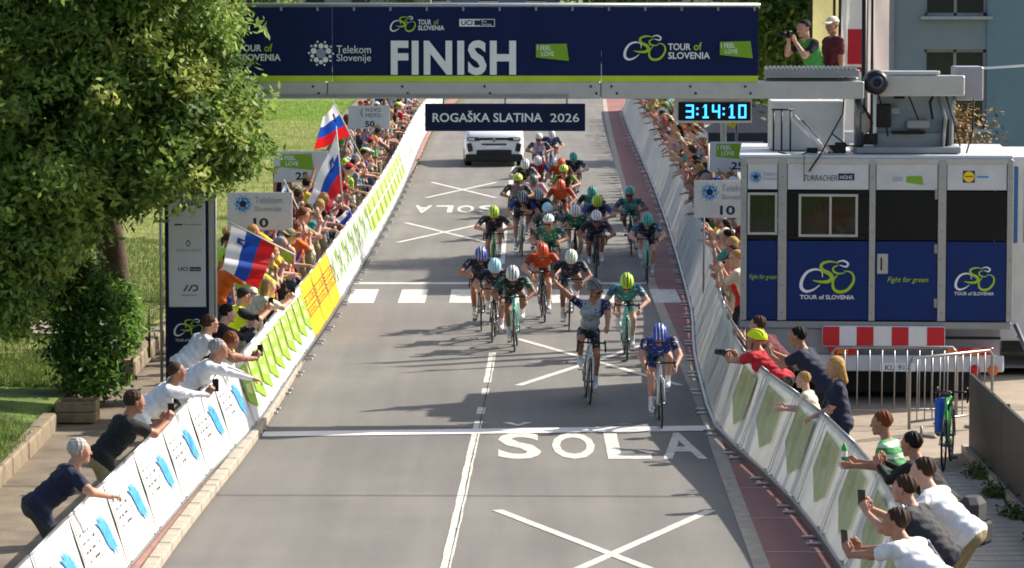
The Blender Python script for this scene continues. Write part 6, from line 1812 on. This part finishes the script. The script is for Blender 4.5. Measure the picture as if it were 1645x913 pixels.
# ------------------------------------------------------------------ white car following the race
def make_car(loc):
    t = thing('car', 'white race car with dark grille following the last cyclists', 'car', loc)
    wp = mat('car_paint', '#dfe3e6', .22, .0, .03, spec=.7); blk = mat('car_black', '#101216', .45, var=.1); gl = mat('car_glass', '#1c2530', .05, spec=1.0, var=.05)
    W = .93
    # body: cross-sections from the nose (-Y) to the tail
    secs = [(0.0, .80, .28, .88, .82), (.08, .90, .25, 1.0, .90), (.5, .93, .25, 1.10, .93), (1.15, .94, .25, 1.16, .93), (2.6, .94, .25, 1.18, .93), (4.2, .93, .28, 1.16, .90), (4.45, .86, .35, 1.0, .84)]
    rows = []
    for y, w, z0, z1, wt in secs:
        rows.append([(-w, y, z0), (-w * 1.0, y, (z0 + z1) * .52), (-wt * .97, y, z1 - .06), (-wt * .80, y, z1), (0, y, z1 + .025), (wt * .80, y, z1), (wt * .97, y, z1 - .06), (w, y, (z0 + z1) * .52), (w, y, z0)])
    b = MB().sheet([r[::-1] for r in rows], smooth=True)
    for r, d in ((rows[0], 1), (rows[-1], -1)):
        b.add(r, [tuple(range(9))[::d]])
    b.obj('body', wp, t)
    cab = [(1.15, .80, 1.15), (1.95, .66, 1.66), (2.5, .66, 1.70), (3.6, .64, 1.67), (4.35, .74, 1.16)]
    b = MB().sheet([[(-w, y, z), (-w * .6, y, z + .02), (0, y, z + .03), (w * .6, y, z + .02), (w, y, z)] for y, w, z in cab][::-1], smooth=True)
    lo = [(-.86, 1.15, 1.03), (-.86, 4.35, 1.03)]
    for s in (-1, 1):
        b.add([(s * w, y, z) for y, w, z in cab] + [(s * .88, 4.35, 1.0), (s * .88, 1.15, 1.0)], [tuple(range(7))[::(1 if s < 0 else -1)]])
    b.obj('cabin', wp, t)
    MB().add([(-.74, 1.21, 1.19), (.74, 1.21, 1.19), (.60, 1.90, 1.64), (-.60, 1.90, 1.64)], [(0, 1, 2, 3)]).obj('windscreen', gl, t)
    for v in t.children:
        pass
    ws = [c for c in t.children if c.name.startswith('windscreen')][0]; ws.location = (0, -.012, .016)
    for s in (-1, 1):
        MB().add([(s * .82, 1.35, 1.10), (s * .70, 1.98, 1.52), (s * .68, 3.4, 1.52), (s * .80, 4.1, 1.12)], [(0, 1, 2, 3)]).obj('side_window', gl, t).location = (s * .02, 0, 0)
        MB().box((s * .98, 1.5, 1.13), (.16, .12, .13), bev=.03).obj('mirror', wp, t)
        MB().box((s * .64, -.012, .865), (.40, .10, .11), rot=(0, 0, s * .18), bev=.02).obj('lamp_surround', blk, t)
        hl = MB().box((s * .70, -.03, .865), (.20, .10, .06), rot=(0, 0, s * .22), bev=.02).obj('headlight', mat('lamp_glass', '#c8d2d8', .1, spec=.9), t)
        MB().box((s * .76, -.005, .60), (.15, .10, .26), rot=(0, s * .2, s * .3), bev=.02).obj('air_intake', blk, t)
        MB().box((s * .48, -.035, .32), (.12, .04, .03), bev=.008).obj('bumper_clip', ALU, t)
        for y in (.82, 3.55):
            w_ = MB().lathe([(0, -.11), (.20, -.115), (.31, -.11), (.335, -.08), (.335, .08), (.31, .11), (0, .11)], 22, (s * .82, y, .335), 'x').obj('wheel', RUB, t)
            MB().lathe([(0, .0), (.2, .0), (.21, -.02)], 16, (s * .945, y, .335), 'x').obj('rim', STEEL, w_)
    MB().box((0, -.02, .87), (1.0, .05, .07), bev=.01).obj('grille', blk, t)
    MB().lathe([(0, -.02), (.05, -.02), (.06, 0)], 14, (0, -.045, .84), 'y').obj('badge', STEEL, t)
    MB().box((0, -.02, .70), (.78, .04, .045), bev=.01).obj('lower_slot', blk, t)
    MB().box((0, -.03, .44), (1.1, .08, .17), bev=.03).obj('lower_grille', blk, t)
    MB().box((0, .0, .27), (1.80, .14, .24), bev=.03).obj('bumper', blk, t)
    MB().box((0, -.045, .605), (.46, .02, .10), bev=.004).obj('number_plate', INKW, t)
    MB().box((0, 2.6, 1.70), (1.1, .25, .10), bev=.03).obj('roof_bar', blk, t)
    return t
car = make_car((-.565, 117.2, 0))

# ------------------------------------------------------------------ grey-blue building behind the truck
bd = thing('building', 'grey-blue rendered building with dark windows behind the truck', 'building', (7.6, 78, 0))
REN = mat('render_grey', '#7f8a93', .85, var=.08, vscale=.8, bump=.15, bscale=20); RENB = mat('render_blue', '#6f8794', .85, var=.08, vscale=.8)
def wallseg(x0, x1, z0, z1, m=REN, y=0, d=.4): return MB().box(((x0 + x1) / 2, y + d / 2, (z0 + z1) / 2), (x1 - x0, d, z1 - z0)).obj('wall', m, bd)
wallseg(-.1, .35, 0, 7.5, mat('render_pilaster', '#8c8f94', .8), -.12)
wallseg(.35, 1.0, 0, 7.5); wallseg(1.0, 2.3, 0, 3.0); wallseg(1.0, 2.3, 4.65, 5.35); wallseg(1.0, 2.3, 6.9, 7.5)
wallseg(2.3, 9.0, 0, 7.5, RENB, -.05)
WG = mat('window_dark', '#22272b', .12, spec=.8, var=.1)
def bwin(x0, x1, z0, z1):
    w = MB().box(((x0 + x1) / 2, .22, (z0 + z1) / 2), (x1 - x0, .05, z1 - z0)).obj('window', WG, bd)
    b = MB()
    for x in (x0 + .03, (x0 + x1) / 2, x1 - .03): b.box((x, .17, (z0 + z1) / 2), (.06, .06, z1 - z0))
    for z in (z0 + .03, z1 - .03): b.box(((x0 + x1) / 2, .165, z), (x1 - x0, .05, .06))
    b.obj('window_frame', GREYP, w)
    MB().box(((x0 + x1) / 2, -.04, z0 - .04), (x1 - x0 + .2, .3, .06)).obj('sill', mat('sill_pale', '#9fa6ab', .7), w)
bwin(1.0, 2.3, 5.35, 6.9); bwin(1.0, 2.3, 3.0, 4.65)
MB().box((4.4, 3, 7.6), (9.6, 7, .2)).obj('roof', mat('roof_dark', '#4a4642', .8), bd)
wallseg(-.1, 9.0, 0, 7.5, REN, 6.0); MB().box((.1, 3.2, 3.75), (.3, 5.4, 7.5)).obj('wall', REN, bd)
# feather banners
def feather(label, x, y, w, h, m, cols):
    t = thing('feather_banner', label, 'banner', (x, y, 0), 0, 'feather banners behind the truck')
    MB().tube([(0, 0, 0), (0, 0, h), (.05, 0, h + .2)], .02, 8).obj('pole', DARKM, t)
    MB().lathe([(0, 0), (.25, 0), (.25, .06), (0, .08)], 12).obj('base', DARKM, t)
    n = 14
    rows = [[(.03 + w * k / 4, .03 * math.sin(i * .9 + k), 1.0 + (h - 1.0) * i / n) for k in range(5)] for i in range(n + 1)]
    cl = MB().sheet(rows, smooth=True).obj('cloth', m, t)
    p = Print()
    for (a0, b0, a1, b1, ink) in cols: p.rect(a0 * w + .03, b0, a1 * w + .03, b1, ink)
    p.obj('mark', cl, lambda x_, z_, d: (x_, -.035 - d, z_))
YW = mat('banner_pale_yellow', '#e8dc9a', .6, var=.06, trans=.35)
feather('pale yellow feather banner behind the photographers', 5.15, 64.5, .46, 6.6, YW, [(.75, 5.2, .85, 6.4, INKK)])
feather('white feather banner with red pointed mark beside the crane', 5.60, 64.0, .42, 6.6, mat('banner_w2', '#e6e2e0', .6, var=.05, trans=.35), [(.25, 4.75, .95, 5.35, INKR), (.1, 4.62, .95, 4.70, INKR)])
feather('pinkish white feather banner next to the building corner', 6.08, 64.2, .36, 6.6, mat('banner_w3', '#e6d4ce', .6, var=.05, trans=.35), [(.0, 3.6, .2, 3.9, INKR)])
tri = thing('lamp_mast', 'dark twin steel mast rising behind the truck crane', 'mast', (5.95, 63.2, 0))
MB().tube([(0, 0, 0), (0, 0, 6.6)], .045, 8).obj('pole', DARKM, tri); MB().tube([(.14, 0, 0), (.14, 0, 5.9)], .03, 8).obj('pole', DARKM, tri)
MB().box((-.10, 0, 6.02), (.4, .12, .12), bev=.02).obj('crossbar', mat('mast_red', '#6a2428', .5), tri)

# ------------------------------------------------------------------ behind the right crowd: gazebo tents, sign, road signs
def tent(label, x, y, w, d, h, col):
    t = thing('gazebo', label, 'tent', (x, y, 0))
    m = mat('tent_' + label[:6], col, .7, var=.08, trans=.2)
    for a in (-1, 1):
        for c in (-1, 1): MB().tube([(a * w / 2, c * d / 2, 0), (a * w / 2, c * d / 2, h)], .025, 6).obj('leg', ALU, t)
    e = .12
    MB().add([(-w / 2 - e, -d / 2 - e, h), (w / 2 + e, -d / 2 - e, h), (w / 2 + e, d / 2 + e, h), (-w / 2 - e, d / 2 + e, h), (0, 0, h + .75)], [(0, 1, 4), (1, 2, 4), (2, 3, 4), (3, 0, 4)]).obj('canopy', m, t)
    MB().box((0, -d / 2 - e, h - .12), (w + 2 * e, .02, .26)).obj('valance', m, t)
tent('dark navy gazebo behind the race clock', 6.0, 92, 2.2, 2.2, 2.3, '#20263a')
tent('pale grey gazebo behind the right distance signs', 7.0, 87.5, 1.6, 2.0, 2.2, '#b9bcc0')
ts = thing('warning_sign', 'yellow and black diagonal warning plate beside the clock', 'sign', (5.05, 84, 0))
MB().tube([(0, .03, 0), (0, .03, 3.0)], .03, 8).obj('post', STEEL, ts)
p = MB().box((0, 0, 3.05), (.22, .02, .62), rot=(0, .5, 0)).obj('plate', INKY, ts); MB().box((0, -.013, 3.05), (.08, .006, .45), rot=(0, .5, 0)).obj('black_bar', INKK, ts)
lp = thing('grey_pillar', 'pale grey steel pillar behind the race clock', 'pillar', (4.87, 86, 0))
MB().box((0, 0, 2.1), (.13, .13, 4.2), bev=.01).obj('shaft', ALUP, lp); MB().box((0, 0, .02), (.3, .3, .04)).obj('foot_plate', STEEL, lp)
# far buildings over the gantry
def house(label, x, y, w, d, h, wall, roof, gz=0.0):
    t = thing('house', label, 'house', (x, y, gz))
    wm = mat('wall_' + wall, wall, .85, var=.08, vscale=.6); rm = mat('roof_' + roof, roof, .8, var=.2, vscale=2)
    MB().box((0, d / 2, h / 2), (w, d, h)).obj('wall', wm, t)
    MB().prism([(-w / 2 - .4, h), (w / 2 + .4, h), (0, h + w * .22)], -.4, d + .4).obj('roof', rm, t)
    n = max(2, int(w / 2.6))
    for fl in range(int(h // 2.8)):
        for i in range(n):
            xx = -w / 2 + w * (i + .5) / n
            wv = MB().box((xx, -.02, 1.6 + fl * 2.8), (1.1, .08, 1.3)).obj('window', WG, t)
            MB().box((xx, -.07, .9 + fl * 2.8), (1.3, .12, .08)).obj('sill', INKW, wv)
house('grey house far up the road, left of the gantry lettering', -10.5, 226, 11, 9, 6.2, '#8f9298', '#5a4a42')
house('pale blue-grey hall far up the road over the finish lettering', -1.5, 236, 9, 8, 6.5, '#7f93ab', '#4f4c4a')
house('cream house far up the road, right of centre', 10, 232, 9, 9, 6.4, '#b7ad98', '#6e4636')

# blue and white trailer standing right of the truck
trl = thing('trailer', 'blue panelled equipment trailer right of the timing truck', 'trailer', (8.35, 58.6, 0))
MB().box((0, 1.6, 2.0), (1.5, 3.2, 2.9), bev=.03).obj('box_body', WHITEP, trl)
for x0 in (-.68, -.30): MB().box((x0 + .14, -.012, 2.7), (.28, .03, 1.2), bev=.01).obj('blue_panel', mat('trailer_blue', '#2d5f9c', .4, var=.1), trl)
MB().box((0, 1.6, .5), (1.2, 2.8, .3)).obj('chassis', DARKM, trl)
for sx in (-1, 1): MB().lathe([(0, -.1), (.3, -.1), (.33, -.07), (.33, .07), (.3, .1), (0, .1)], 18, (sx * .62, 1.6, .33), 'x').obj('wheel', RUB, trl)
